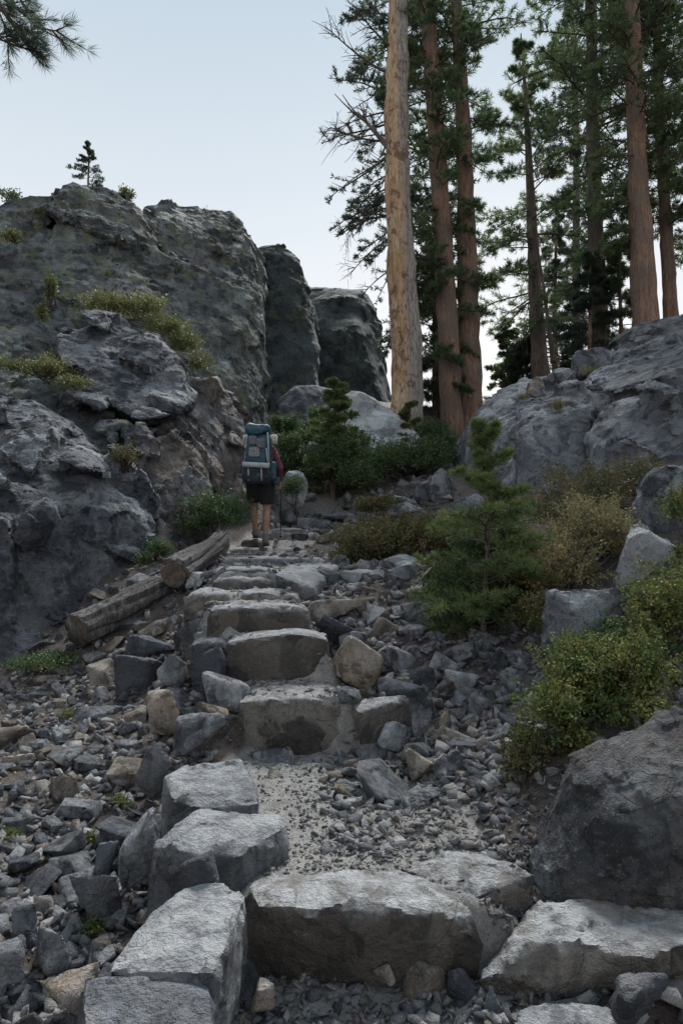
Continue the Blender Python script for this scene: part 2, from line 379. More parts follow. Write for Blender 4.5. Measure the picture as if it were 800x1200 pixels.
hw = np.array([(0,.5),(2.5,.42),(2.9,.5),(4.1,.5),(4.33,.26),(4.85,.26),(5.2,.28),(5.85,.34),(6.5,.24),(8,.45),(17,.6)])
ctl_px = [(0,1200,2.36),(50,1050,3.0),(130,1100,2.7),(50,900,4.15),(150,880,4.3),(50,800,6.0),(130,800,5.6),(0,770,6.4),(-120,1000,3.0),(-200,850,5),(150,752,6.3),(200,705,6.8),(225,655,8.4),(180,655,8.0),
 (560,850,4.3),(600,800,4.7),(560,765,5.4),(640,760,5.0),(700,810,4.1),(820,850,3.2),(600,1010,3.0),(650,1110,2.6),(800,1190,2.35),(950,1150,2.4),(1000,900,3.2),
 (480,775,5.2),(450,705,6),(540,705,6),(700,700,5.3),(800,650,5.3),(1000,600,5.5),(480,655,8),(440,642,9),(420,600,12.2),(480,595,11),(560,610,9.3),(640,610,8.3),(720,590,7.4),(800,570,7),(1000,560,6.5),
 (450,572,13),(530,545,15),(480,505,17),(400,565,14),(335,562,13.5),(330,505,16),(380,485,17),(445,475,20),(530,525,17.5),(560,500,19),(640,445,22),(720,415,20),(800,395,18),(900,380,15),(800,480,11),(700,500,11),(1000,400,10),
 (275,590,11.5),(240,610,10.5),(100,600,9.5),(0,600,9),(-200,560,9),(-300,400,14),(0,400,16),(150,420,16),(250,450,18),(-100,640,7.5),(400,480,24),(300,480,24)]
C = np.array([at(*p) for p in ctl_px] + [(0,0,-.15),(-3,0,-.2),(3,0,0),(-3,-4,-.4),(3,-4,-.3),(14,16,8),(14,24,8),(-14,16,8),(-12,24,8),(0,28,5.2),(8,27,7),(-10,4,1.5),(10,4,3.2)])
def _U(r2): return np.where(r2 > 0, r2*np.log(r2+1e-12), 0)
n_ = len(C); A_ = _U(((C[:,None,:2]-C[None,:,:2])**2).sum(2)) + np.eye(n_)*.15
Pm = np.concatenate([np.ones((n_,1)), C[:,:2]], 1)
Lm = np.block([[A_, Pm],[Pm.T, np.zeros((3,3))]]); wts = np.linalg.solve(Lm, np.concatenate([C[:,2], np.zeros(3)]))
def sstep(a, b, x): t = np.clip((x-a)/(b-a), 0, 1); return t*t*(3-2*t)
def ground(x, y, detail=True):
    x = np.atleast_1d(np.asarray(x, float)); y = np.atleast_1d(np.asarray(y, float))
    xc = np.clip(x, -14, 14); yc = np.clip(y, -4, 27)
    z = np.zeros(len(x))
    for s in range(0, len(x), 20000):
        sl = slice(s, s+20000)
        z[sl] = _U((xc[sl,None]-C[None,:,0])**2+(yc[sl,None]-C[None,:,1])**2)@wts[:n_] + wts[n_] + wts[n_+1]*xc[sl] + wts[n_+2]*yc[sl]
    out = np.sqrt((x-xc)**2+(y-yc)**2); z = z*(1-sstep(0, 45, out)) - 5*sstep(0, 45, out)
    tz = np.interp(y, prof[:,0], prof[:,1]); c = np.interp(y, cx[:,0], cx[:,1]); w = np.interp(y, hw[:,0], hw[:,1])
    f = (1-sstep(w*.9, w*.9+.3, abs(x-c)))*(1-sstep(13.3, 14.6, y))*sstep(-1, 1.5, y)
    z = z*(1-f)+tz*f
    if detail:
        p = np.stack([x, y, x*0], 1); k = 1-sstep(20, 40, out)
        z = z + k*(.035*fbm(p*2.2, 4, 3)*(1-.6*f) + .014*fbm(p*14, 4, 9)) + (1-k)*1.5*fbm(p*.03, 3, 4)
    return z, f
def gz(x, y): return float(ground(x, y)[0][0])
def axis(lo, hi, d, far, n):
    core = np.arange(lo, hi, d); g = np.geomspace(d, far, n)
    return np.concatenate([(lo-np.cumsum(g))[::-1], core, hi+np.cumsum(g)])
gx = axis(-3.6, 3.6, .032, 90, 42); gy = axis(1.9, 9.5, .032, 90, 48)
XX, YY = np.meshgrid(gx, gy); zz, tf = ground(XX.ravel(), YY.ravel())
nx, ny = len(gx), len(gy); ii = np.arange(nx-1)[None,:]+np.arange(ny-1)[:,None]*nx; ii = ii.ravel()
me = mesh_np('ground', np.stack([XX.ravel(), YY.ravel(), zz], 1), np.stack([ii, ii+1, ii+nx+1, ii+nx], 1), True)
ca = me.attributes.new('trail', 'FLOAT', 'POINT'); ca.data.foreach_set('value', tf.astype(np.float32))
tag(link('ground', me, M['ground']), kind='structure')

# ------------------------------------------------------------------ cliffs and outcrops
def A(*l): return [at(*p) for p in l]
def deep(pts, back, down=0):   # gives traced points their thickness behind (and a foot below)
    o = [np.array(p) for p in pts]
    q = [p+np.array([p[0]*back/p[1]*.6, back, 0]) for p in o]
    return o+q+([p-np.array([0,0,down]) for p in o] if down else [])
st = (.25,.15,.3)
h1 = deep(A((-160,250,13.5),(0,236,15),(60,230,15.2),(-160,430,11.5),(0,425,11.5),(60,420,12)), 7, 2)
h1b = deep(A((58,262,14.2),(85,222,15.2),(128,224,15.6),(165,245,15.6),(185,300,15),(75,420,12.5),(175,420,12.8)), 6, 2)
h1c = deep(A((62,232,15.4),(85,219,15.8),(130,221,16),(160,238,16.2),(90,250,15.6)), 5)
h2 = deep(A((160,250,15.6),(180,236,16.6),(205,234,17.2),(232,240,17.4),(262,252,17.6),(288,270,17.4),(303,300,16.9),(311,360,16.2),(314,500,15.2),(296,520,14.4),(250,470,13.4),(190,440,13.2),(150,420,13.1)), 7, 2)
rock('cliff', 'tall grey cliff with greenish lichen forming the left skyline under the tiny pine', 'cliff', frac(h1,(1.0,1.6,2.0),LD,.15,.18,1,.96)+frac(h1b,(1.1,1.5,2.0),LD,.15,.16,2,.96)+[h1c]+frac(h2,(4.5,3.5,3.5),LD,.03,.06,4,.97), M['cliff'], .05, 1.25, .20, strata=st, seed=5, crack=1.3)
hb = deep(A((290,290,19.4),(312,281,19.4),(332,284,19.5),(350,300,19.5),(362,332,19.3),(370,380,18.9),(370,500,17.6),(300,510,16.8),(296,330,18.6)), 6, 1)
rock('cliff_buttress', 'dark rounded rock buttress just right of the lichened cliff', 'cliff', [hb], M['butt'], .065, 2.2, .16, strata=(.1,.2,.1), seed=9)
hc = deep(A((340,338,24.5),(400,338,24.5),(430,339,25),(438,392,24.5),(454,450,23.5),(454,500,22),(335,510,21),(342,390,22.8),(420,380,23)), 8, 1)
rock('cliff_block', 'farthest dark flat-topped rock block left of the bare trunk', 'cliff', [hc], M['butt'], .09, 2.6, .14, strata=(.2,.5,.1), seed=12)
hd = [deep(A((66,378,10.6),(95,368,11),(150,372,11.3),(195,392,11.4),(222,418,11.3),(228,455,10.6),(205,485,9.9),(150,488,9.5),(80,452,9.6),(70,415,9.9)), 2.5)]
rock('rock_outcrop', 'wide bulging blue-grey rock below the shrubby ledge of the cliff', 'rock', frac(hd[0],(.5,1.0,1.2),LD,.11,.12,5), M['blue'], .034, .8, .075, strata=(.35,.2,.2), seed=21)
he = [deep(A((200,450,11.6),(240,440,12.2),(262,452,12.5),(288,480,12.6),(298,515,12.2),(301,560,11.6),(285,600,10.9),(250,610,10.3),(210,600,9.8),(180,520,9.8)), 3, 1)]
rock('rock_outcrop', 'grey and brown rock face directly left of the hiker', 'rock', frac(he[0],(.8,.8,1.2),LD,.09,.09,6), M['ochre'], .038, .8, .08, strata=(.2,-.4,.2), seed=23)
hf = [deep(A((-90,470,8.6),(0,455,8.7),(45,460,8.9),(100,500,8.9),(140,540,8.7),(166,580,8.5),(165,640,8.0),(110,560,7.6),(60,600,7.0),(0,640,6.6),(-90,640,6.4)), 2.4),
      deep(A((20,640,7.0),(100,580,7.8),(165,600,8.2),(168,680,7.8),(130,705,7.3),(70,730,6.9),(0,760,6.7),(-90,780,6.6),(-60,650,6.8)), 2, .4)]
rock('rock_outcrop', 'huge blue-grey outcrop with a dark undercut face at the left edge', 'rock', frac(hf[0],(.6,1.0,1.2),LD,.11,.13,7)+frac(hf[1],(.6,.7,1.2),LD,.11,.11,8), M['blue'], .030, .7, .07, strata=(.3,.45,.3), seed=27)
hg = [deep(A((160,500,9.4),(205,490,9.9),(240,530,10),(248,580,9.5),(240,625,9.1),(215,650,8.8),(176,655,8.3),(165,600,8.6)), 2.4, .4)]
rock('rock_outcrop', 'ochre stained blocky rock face above the leaning log', 'rock', frac(hg[0],(.55,.45,.8),LD,.07,.07,9), M['ochre'], .030, .5, .055, strata=(.1,-.2,.2), seed=31)
hh = [deep(A((-90,400,11),(0,418,10.8),(70,430,10.5),(110,470,9.9),(150,500,9.6),(190,520,9.8),(150,560,9),(60,540,9),(-90,560,8.6)), 3, 1)]
rock('rock_outcrop', 'dark jagged rock shelf between the bulging rock and the left edge outcrop', 'rock', frac(hh[0],(.4,.6,.8),LD,.09,.10,10), M['cliff'], .036, .6, .08, strata=(.25,.3,.2), seed=37)
rock('rock_outcrop', 'dark low wall of broken rock at the foot of the left outcrop', 'rock', [deep(A((-60,700,6.5),(20,700,6.7),(60,690,7.1),(85,720,7.2),(80,760,6.9),(20,790,6.2),(-60,800,6.0)),1.2,.2), deep(A((-60,590,6.7),(10,610,6.8),(18,690,6.6),(10,780,6.2),(-60,780,6.1)),1.0)], M['dark'], .028, .35, .05, seed=39)
# right-hand outcrop
ha = [deep(A((548,500,12.2),(560,482,12.8),(590,455,13.4),(622,443,13.8),(650,452,13),(625,500,10.6),(600,560,9.6),(560,560,11),(546,530,11.8)), 3, 1.5)]
rock('rock_outcrop', 'pale smooth sloping granite at the foot of the red barked trunks', 'rock', frac(ha[0],(1.6,1.6,1.6),RD,.03,.05,11), M['right'], .05, 1.2, .08, strata=(.1,.45,.0), seed=41)
hb2 = [deep(A((606,505,9.8),(625,482,10.2),(655,470,10.4),(688,478,10.1),(692,600,9.0),(640,610,8.8),(602,610,9.0)), 1.6, .3),
       deep(A((600,470,11.4),(640,448,12.2),(700,432,12.4),(712,465,10.8),(690,480,10.1),(625,485,10.3)), 2.5, .8)]
rock('rock_outcrop', 'cracked upright granite blocks behind the young pine', 'rock', frac(hb2[0],(1.0,.42,.7),RD,.11,.12,12,.92)+frac(hb2[1],(.45,.8,1.0),RD,.11,.12,13), M['right'], .034, .6, .06, strata=(1.5,.2,.3), seed=43)
hc2 = [deep(A((684,500,9.6),(700,468,9.8),(745,452,9.8),(800,440,9.2),(900,420,9),(900,600,7.6),(800,560,8.0),(740,590,8.2),(684,600,8.6)), 1.6, .3),
       deep(A((680,440,12.5),(715,420,12.8),(760,398,12.8),(830,385,12),(930,370,11),(900,425,9.2),(800,440,9.6),(720,462,10.2)), 3, .8),
       deep(A((708,412,14.5),(728,392,15),(755,381,15.2),(800,371,15),(900,350,14),(900,390,13),(740,430,13.2)), 3, 1)]
rock('rock_outcrop', 'largest grey granite outcrop with long slanting ledges at the right edge', 'rock', frac(hc2[0],(.9,.8,.9),RD,.12,.15,14)+frac(hc2[1],(.42,1.0,1.2),RD,.13,.15,15)+frac(hc2[2],(.45,1.3,1.2),RD,.13,.14,16), M['right'], .036, .8, .07, strata=(.15,.3,.3), seed=47)
rock('boulder', 'squarish grey boulder perched on the skyline of the right outcrop', 'boulder', [deep(A((672,412,13.2),(700,405,13.3),(716,410,13.4),(716,432,13.2),(675,436,13)), .8)], M['blue'], .04, .4, .06, seed=49)
rock('boulder', 'small tan boulder on the left shoulder of the right outcrop', 'boulder', [deep(A((618,448,12.2),(630,438,12.2),(640,450,12),(632,466,11.8),(618,462,11.9)), .5)], M['tan'], .03, .3, .05, seed=50)

# ------------------------------------------------------------------ key rocks
def slab(label, top, Z, drop, mat='stepg', name='rock', cat='rock', voxel=None, flare=.03, cell=.4, amp=.017, extra=[], group=None, seed=None, name2=None):
    P = [onz(p[0], p[1], p[2] if len(p) > 2 else Z) for p in top]
    c = np.mean(P, 0)
    B = [np.array([c[0]+(p[0]-c[0])*(1+flare), c[1]+(p[1]-c[1])*(1+flare), Z-drop]) for p in P]
    Y = c[1]
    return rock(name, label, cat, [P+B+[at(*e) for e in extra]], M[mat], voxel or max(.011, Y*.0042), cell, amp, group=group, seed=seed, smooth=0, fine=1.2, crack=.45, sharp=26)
G1 = 'stone steps of the trail'
def step(label, x0, x1, ytop, ybot, Y, depth, mat='step', jit=5, sl=0, group=G1):
    g = np.random.default_rng(int(x0*7+ytop)); P = []
    n = 4; bury = .12
    for i in range(n):
        t = i/(n-1); px = x0+(x1-x0)*t
        e = abs(t-.5)*2; dy = g.uniform(0, jit)*.6 + e**3*jit + sl*t; dY = g.uniform(-.02,.03)+.05*e**2
        f = at(px+(3 if i == 0 else -3 if i == n-1 else 0), ytop+dy, Y+dY)
        b = at(px+g.uniform(-4,4)*(1 if 0 < i < n-1 else .5), ybot, Y+dY-.02); b[2] -= bury
        k = np.array([f[0]+g.uniform(-.03,.03), Y+depth+g.uniform(-.04,.04), f[2]+.01])
        k2 = k.copy(); k2[2] = b[2]
        m = (f+b)/2; m[1] -= g.uniform(.0,.035); P += [f, b, k, k2, m]
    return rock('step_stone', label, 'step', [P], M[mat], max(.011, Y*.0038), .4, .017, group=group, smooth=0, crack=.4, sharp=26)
# first step and its neighbours
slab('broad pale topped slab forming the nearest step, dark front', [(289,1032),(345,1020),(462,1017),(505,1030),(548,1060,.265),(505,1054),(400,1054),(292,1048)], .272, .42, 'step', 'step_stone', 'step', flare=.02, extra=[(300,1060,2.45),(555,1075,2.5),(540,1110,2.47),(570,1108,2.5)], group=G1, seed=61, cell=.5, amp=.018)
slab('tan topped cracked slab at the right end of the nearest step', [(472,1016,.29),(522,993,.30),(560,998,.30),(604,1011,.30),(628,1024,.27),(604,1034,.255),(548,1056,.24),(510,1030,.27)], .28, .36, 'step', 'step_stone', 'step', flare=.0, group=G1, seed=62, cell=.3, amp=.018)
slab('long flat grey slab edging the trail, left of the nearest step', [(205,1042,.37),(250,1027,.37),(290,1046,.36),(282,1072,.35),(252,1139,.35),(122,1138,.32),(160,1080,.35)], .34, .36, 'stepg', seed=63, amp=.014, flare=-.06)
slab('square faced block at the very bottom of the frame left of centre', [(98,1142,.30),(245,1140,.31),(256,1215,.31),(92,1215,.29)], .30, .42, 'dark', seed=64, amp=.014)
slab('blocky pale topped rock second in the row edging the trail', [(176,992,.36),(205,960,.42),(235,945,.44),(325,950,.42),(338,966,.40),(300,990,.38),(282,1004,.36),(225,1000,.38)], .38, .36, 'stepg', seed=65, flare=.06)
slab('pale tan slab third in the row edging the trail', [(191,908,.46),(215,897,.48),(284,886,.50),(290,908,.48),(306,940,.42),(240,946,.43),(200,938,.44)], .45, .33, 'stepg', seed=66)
_used = []
_bbn = [100]
def stone(label, x0, y0, x1, y1, Y, mat='grey', d=.8, name='rock', cat='rock', n=9, tilt=None, bury=.0, cell=None, group=None, box=.5):
    _bbn[0] += 1; g = np.random.default_rng(_bbn[0])
    a, b = at(x0, y0, Y), at(x1, y1, Y); w = b[0]-a[0]; h = a[2]-b[2]+bury
    D = norm(g.normal(size=(n,3))); D = np.sign(D)*abs(D)**box
    D = D@rotm(g.uniform(-.5,.5), tilt if tilt is not None else g.uniform(-.4,.4), g.uniform(0,3)).T
    D = (D-D.min(0))/(D.max(0)-D.min(0))
    P = D*np.array([w, w*d, h]) + np.array([a[0], Y-w*d*.25, b[2]-bury])
    _used.append((a[0]+w/2, Y+w*d*.25, w*.45))
    s = max(w, h); c = cell or s*.55
    return rock(name, label, cat, [P], M[mat], max(.010, Y*.0034), c, s*.035, group=group, smooth=0, crack=.35, sharp=26)
stone('upright grey boulder beside the pale topped block left of the trail', 136, 946, 190, 1034, 2.95, 'grey', .8, tilt=.3, bury=.05)
stone('small dark rock wedged at the corner of the long flat slab', 205, 1000, 258, 1040, 2.5, 'slate', .6, bury=.05)
stone('leaning blue-grey slab edge at the left of the tan slab', 152, 868, 202, 930, 3.7, 'grey', .5, tilt=.6, bury=.05)
stone('broad flat grey slab lying left of the second step', 198, 836, 278, 892, 4.0, 'grey', .7, tilt=.25, bury=.02)
stone('upright ochre brown rock left of the second step', 170, 806, 214, 858, 4.4, 'tan', .8, bury=.05)
stone('round tan stone touching the left end of the second step', 232, 820, 268, 848, 4.25, 'tan', .9, bury=.03)
stone('dark pointed rock against the left end of the third step', 212, 752, 264, 812, 4.75, 'dark', .8, tilt=-.4, bury=.05)
stone('pale angular rock below the dark pointed rock', 232, 788, 292, 832, 4.45, 'grey', .8, tilt=.35, bury=.04)
stone('big dark blue pointed rock in the rubble left of the steps', 130, 768, 190, 832, 5.3, 'dark', .7, tilt=.4, bury=.05)
stone('tan fronted squat boulder between rubble and logs', 96, 772, 140, 816, 5.6, 'tan', .9, bury=.05)
stone('flat pale topped rock in the left rubble', 62, 832, 142, 868, 4.9, 'grey', .7, tilt=.1, bury=.04)
stone('small tan stone right of the flat pale topped rock', 138, 830, 172, 858, 4.75, 'tan', .8, bury=.03)
stone('rusty orange stone at the left edge, upper of two', -20, 850, 40, 892, 4.6, 'tan', .8, bury=.04)
stone('orange pale stone at the left edge, lower of two', 0, 880, 45, 916, 4.2, 'tan', .7, bury=.04)
stone('rounded brown-grey stone at the left edge under the orange ones', -15, 912, 36, 960, 3.8, 'grey', .8, bury=.05)
stone('ochre flanked boulder in the middle of the left rubble', 48, 905, 102, 970, 3.75, 'tan', .7, tilt=.3, bury=.05)
stone('large light grey boulder in the lower left rubble', 73, 1020, 142, 1098, 2.8, 'grey', .7, tilt=.15, bury=.05)
stone('pointed pale rock at the lower left among the rubble', 32, 1085, 82, 1136, 2.55, 'grey', .7, bury=.05)
stone('grey rock in the bottom left rubble with a flat dark side', 0, 1060, 44, 1112, 2.65, 'slate', .8, bury=.05)
stone('grey cluster rock at the left edge beside the lower rubble', -25, 1100, 30, 1150, 2.5, 'grey', .8, bury=.05)
stone('brownish slab half buried at the bottom left', 30, 1145, 108, 1185, 2.35, 'tan', .6, bury=.05)
stone('pale flat stone in the bottom left corner', -10, 1180, 60, 1225, 2.25, 'grey', .7, bury=.05)
stone('dark rock left of the upright grey boulder', 108, 985, 140, 1025, 3.1, 'slate', .8, bury=.03)
# steps 2..
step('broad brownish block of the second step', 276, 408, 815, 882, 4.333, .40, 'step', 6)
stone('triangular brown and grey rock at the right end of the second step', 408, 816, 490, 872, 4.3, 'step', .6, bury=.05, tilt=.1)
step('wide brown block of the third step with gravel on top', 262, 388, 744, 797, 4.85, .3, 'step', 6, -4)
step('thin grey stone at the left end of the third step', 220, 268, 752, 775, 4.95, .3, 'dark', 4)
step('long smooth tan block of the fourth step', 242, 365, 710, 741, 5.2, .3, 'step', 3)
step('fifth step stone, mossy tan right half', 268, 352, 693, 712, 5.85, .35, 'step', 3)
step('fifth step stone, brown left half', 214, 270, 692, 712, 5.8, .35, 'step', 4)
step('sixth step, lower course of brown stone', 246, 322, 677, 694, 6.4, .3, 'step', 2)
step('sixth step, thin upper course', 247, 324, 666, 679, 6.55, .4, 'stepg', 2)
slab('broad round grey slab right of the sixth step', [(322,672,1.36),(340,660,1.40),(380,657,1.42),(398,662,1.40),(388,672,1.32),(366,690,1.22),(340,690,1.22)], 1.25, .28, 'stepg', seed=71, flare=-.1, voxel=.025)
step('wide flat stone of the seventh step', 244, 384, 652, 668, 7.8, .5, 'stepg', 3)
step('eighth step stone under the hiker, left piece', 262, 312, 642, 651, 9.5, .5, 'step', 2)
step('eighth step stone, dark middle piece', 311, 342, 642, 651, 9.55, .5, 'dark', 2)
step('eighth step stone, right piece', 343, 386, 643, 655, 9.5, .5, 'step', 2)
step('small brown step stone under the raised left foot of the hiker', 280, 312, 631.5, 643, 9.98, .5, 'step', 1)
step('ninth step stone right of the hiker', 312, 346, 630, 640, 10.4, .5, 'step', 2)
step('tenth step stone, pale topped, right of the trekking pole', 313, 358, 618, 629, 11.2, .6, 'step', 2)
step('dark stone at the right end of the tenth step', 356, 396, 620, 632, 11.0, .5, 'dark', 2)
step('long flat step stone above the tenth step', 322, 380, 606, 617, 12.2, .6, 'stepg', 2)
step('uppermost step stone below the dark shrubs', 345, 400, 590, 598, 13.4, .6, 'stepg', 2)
stone('flat dark boulder at the top right of the stairs', 378, 595, 418, 617, 11.6, 'dark', .9, bury=.05)
stone('rounded pale boulder right of the backpack', 328, 549, 362, 584, 12.6, 'white', .9, bury=.25, n=10, tilt=.3)
stone('pale flat stone on the upper trail', 340, 577, 372, 589, 12.8, 'white', .8, bury=.05)
stone('broken pale rock with a dark top right of the hiker legs', 324, 594, 350, 610, 11.9, 'grey', .8, bury=.05)
stone('white flat boulder among the upper dark shrubs', 352, 514, 384, 528, 14.5, 'white', .8, bury=.3)
rock('rock', 'wide dark grey rock behind the upper bushes between cliff and white boulder', 'rock', [deep(A((325,470,16.4),(345,452,16.8),(372,450,17),(396,458,17.2),(402,490,16.6),(395,525,15.8),(328,525,15.6)), 2.5, 1)], M['blue'], .05, .9, .1, seed=74)
stone('pale slanted rock at the foot of the far cliff block', 335, 470, 395, 520, 16, 'right', .8, bury=.3)
rock('boulder', 'big white sloping granite boulder at the foot of the bare trunk', 'boulder', [deep(A((384,482,15.8),(400,462,16.2),(418,456,16.3),(445,470,16.1),(470,490,15.8),(496,515,15.2),(500,545,15),(430,550,14.6),(372,540,14.8)), 1.6, .6)], M['white'], .05, .8, .09, seed=73)
# right of the stairs
RS = [('low pale slab right of the fifth step', 345,700,442,727,5.75,'tan',.6,.05),('dark boulder under the low pale slab', 366,716,430,750,5.35,'dark',.7,.0),
 ('ochre stained boulder right of the third step', 384,745,452,800,4.9,'tan',.7,-.5),('white flat stone below the shrubs right of the steps', 400,704,440,728,5.9,'white',.7,.1),
 ('pale rounded stone in the right rubble', 428,722,468,752,5.5,'tan',.8,.3),('pointed upright grey rock right of the triangular rock', 478,806,512,864,4.25,'grey',.6,.7),
 ('brown rock beside the pointed upright rock', 494,830,532,862,4.3,'tan',.8,0),('white topped flat rock right of the gravel', 502,852,566,884,4.1,'tan',.6,.2),
 ('tan stone below the white topped flat rock', 474,878,516,904,3.85,'tan',.8,0),('grey pointed rock beside the tan stone', 506,876,556,920,3.8,'grey',.6,.5),
 ('long pale slab lying in the upper right rubble', 528,808,592,838,4.7,'grey',.6,.1),('grey stone at the right end of the rubble', 560,846,604,876,4.3,'grey',.7,.2),
 ('dark flat stone in front of the near shrub', 556,868,600,895,4.1,'slate',.7,.1),('grey boulder below the rusty shrub', 452,660,498,700,6.5,'grey',.7,.1),
 ('upright leaning pale stone at the foot of the young pine', 486,678,508,712,6.1,'tan',.6,.6),('flat grey rock above the right rubble', 404,682,430,704,6.4,'grey',.7,.2),
 ('bluish stone below the round slab', 392,690,412,706,6.2,'white',.8,0),('dark stone jutting from the soil below the young pine', 565,758,594,798,5.0,'dark',.6,.5),
 ('flat stone at the edge of the right rubble', 452,758,492,782,5.1,'grey',.7,0),('blue-grey stone in the middle of the right rubble', 470,780,510,806,4.9,'slate',.7,.1),
 ('small tan stone at the trail centre', 415,870,470,892,4.2,'grey',.7,0),('long thin slab on the gravel left of centre', 290,880,350,900,4.15,'grey',.6,0),
 ('tan stone on the gravel by the third slab', 308,900,350,916,3.9,'tan',.6,0)]
RS += [('flat pale slab left of the tan stone in the upper right rubble',395,738,432,760,5.3,'grey',.7,.1),('pale wedge rock under the rusty mound shrub',452,702,494,730,6.1,'white',.7,.2),
 ('pale flat rock in the centre of the right rubble',520,786,566,812,4.85,'white',.7,.15),('light grey block left of the foot of the young pine',486,734,532,762,5.5,'grey',.7,.2),
 ('tilted light slab in the upper right rubble',498,762,546,790,5.15,'grey',.5,.4),('pale slab beside the near shrub',548,812,606,842,4.5,'grey',.6,.15),
 ('pale angular rock above the gravel on the right',440,848,482,874,4.15,'grey',.7,.1),('light block right of the fourth step',382,722,418,746,5.6,'white',.7,.2),
 ('tilted blue grey slab below the short log',196,722,246,768,5.7,'grey',.5,.5),('flat dark slab below the longer log',146,742,206,772,5.9,'slate',.6,.2),
 ('pale rock by the left end of the fourth step',222,738,258,760,5.35,'white',.7,.3),('grey slab leaning against the third step',180,764,222,800,5.1,'grey',.5,.5),
 ('cream flat stone beside the short log',214,670,244,684,6.9,'white',.7,.1)]
for l,a,b,c,d,Y,m,dd,t in RS: stone(l,a,b,c,d,Y,m,dd,tilt=t,bury=.06)
stone('grey rock pile stone beside the rusty shrub, left', 448,578,492,606,10.6,'grey',.8,bury=.1); stone('dark stone of the pile right of the upper shrubs', 480,556,512,590,10.9,'slate',.8,bury=.1)
stone('pale upright stone of the pile right of the upper shrubs', 500,545,536,592,10.7,'grey',.8,bury=.2,tilt=.5); stone('long slab under the rock pile right of the upper shrubs', 440,588,500,604,10.0,'grey',.8,bury=.05)
stone('pale stone between the upper shrubs and the young pine', 530,575,575,612,9.6,'right',.8,bury=.2)
# right bank boulders
stone('bluish fractured boulder on the right bank above the gold shrub', 720,612,806,705,5.3,'white',.7,'boulder','boulder',n=14,tilt=.3,bury=.2)
stone('dark jagged boulder at the right edge beside the dry shrub', 752,540,860,650,5.9,'blue',.7,'boulder','boulder',n=16,tilt=.3,bury=.2)
stone('split grey boulder between the gold shrub and the near green shrub', 638,684,742,768,4.7,'right',.6,'boulder','boulder',n=14,tilt=.2,bury=.2)
rock('boulder', 'big dark brown boulder at the right edge below the near shrub', 'boulder', [A((619,1000,2.95),(626,1045,2.85),(640,975,2.92),(660,920,2.98),(672,880,3.1),(700,868,3.12),(760,848,3.1),(830,832,3.05),(900,850,3),(640,1045,2.78),(700,1055,2.66),(800,1062,2.6),(900,1062,2.6),(700,960,2.74),(800,930,2.7),(900,940,2.7)) + A((660,1050,3.7),(900,1050,3.7),(720,900,3.7),(900,880,3.7),(700,1150,2.8),(880,1150,2.75))], M['bould'], .012, .55, .05, seed=81, smooth=0, sharp=24)
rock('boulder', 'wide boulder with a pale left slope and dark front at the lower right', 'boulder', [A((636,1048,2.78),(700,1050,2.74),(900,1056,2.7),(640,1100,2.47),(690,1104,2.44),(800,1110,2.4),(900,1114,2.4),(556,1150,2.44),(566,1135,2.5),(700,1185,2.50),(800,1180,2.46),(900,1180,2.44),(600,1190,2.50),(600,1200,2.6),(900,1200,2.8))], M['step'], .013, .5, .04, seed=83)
slab('flat pale stone at the bottom edge right of centre', [(606,1180,.06),(640,1172,.07),(715,1174,.06),(728,1190,.05),(720,1225,.05),(606,1225,.04)], .05, .2, 'stepg', seed=85)
stone('dark layered rock in the bottom right corner', 722,1138,790,1215,2.2,'dark',.7,'boulder','boulder',tilt=.4,bury=.05)
stone('brown wedge rock in front of the lower right boulder', 560,1150,600,1200,2.35,'slate',.7,bury=.05)
stone('dark slate stone under the nearest step', 524,1140,560,1185,2.42,'slate',.7,bury=.05)
stone('brown flat stone under the nearest step', 470,1132,526,1166,2.45,'tan',.7,bury=.05)
stone('small rusty stone at the foot of the nearest step', 434,1130,466,1152,2.45,'tan',.8,bury=.02)
stone('dark blocky stone at the left foot of the nearest step', 262,1130,312,1175,2.4,'slate',.8,bury=.05)
stone('round tan stone beside the left foot of the nearest step', 290,1152,322,1182,2.3,'tan',.8,bury=.03)
for t in ((.1,2.62,.5),(-.28,2.65,.3),(.45,2.65,.3),(-.6,2.25,.32),(-.42,2.9,.3),(-.55,3.4,.25),(1.1,3.0,.45),(1.1,2.5,.5),(-.26,4.4,.3),(-.3,4.95,.35),(-.6,5.3,.35),(.22,4.3,.2)): _used.append(t)

# ------------------------------------------------------------------ logs
def log(label, a, b, ra, rb, seed):
    a, b = np.array(a), np.array(b); t = np.linspace(0, 1, 110)[:,None]; P = a+(b-a)*t; P[:,2] += .03*np.sin(t[:,0]*5+seed); P[:,0] += .02*np.sin(t[:,0]*9+seed)
    rr = ra+(rb-ra)*t[:,0]
    V, Q = tube(P-a, rr, 90, .10, seed, True, 2.2)
    # splits along the grain
    ax = norm((b-a)[None])[0]; ctr = np.outer(V@ax, ax); rv = V-ctr; an = np.arctan2(rv[:,2], rv@norm(np.cross(ax,[0,0,1])[None])[0])
    g = np.abs(np.sin(an*3.5+seed+.6*np.sin(V@ax*2.5)))**.5; V = ctr+rv*(.74+.26*g+.05*vnoise(np.stack([an*9, V@ax*3, an*0],1), 4)+.03*vnoise(np.stack([an*22, V@ax*5, an*0],1), 7))[:,None]
    o = thing('log', label, 'log', a)
    link('log_wood', quads_to_mesh('log_wood', V, Q), M['log'], o)
    V2, Q2 = tube(np.array([-.004, .012])[:,None]*ax*-1, [ra*.80, ra*.78], 28, .05, seed)
    link('cut_end', quads_to_mesh('cut_end', V2, Q2, False), simple('cut_wood', (.10,.08,.065), .9, .5, 25), o)
    return o
log('short thick weathered log leaning on the upper end of the longer one', at(204,674,6.9), at(258,634,8.5), .165, .14, 1)
log('longer split grey log lying lowest, left of the steps', at(92,736,6.3), at(196,690,7.15), .17, .14, 4)

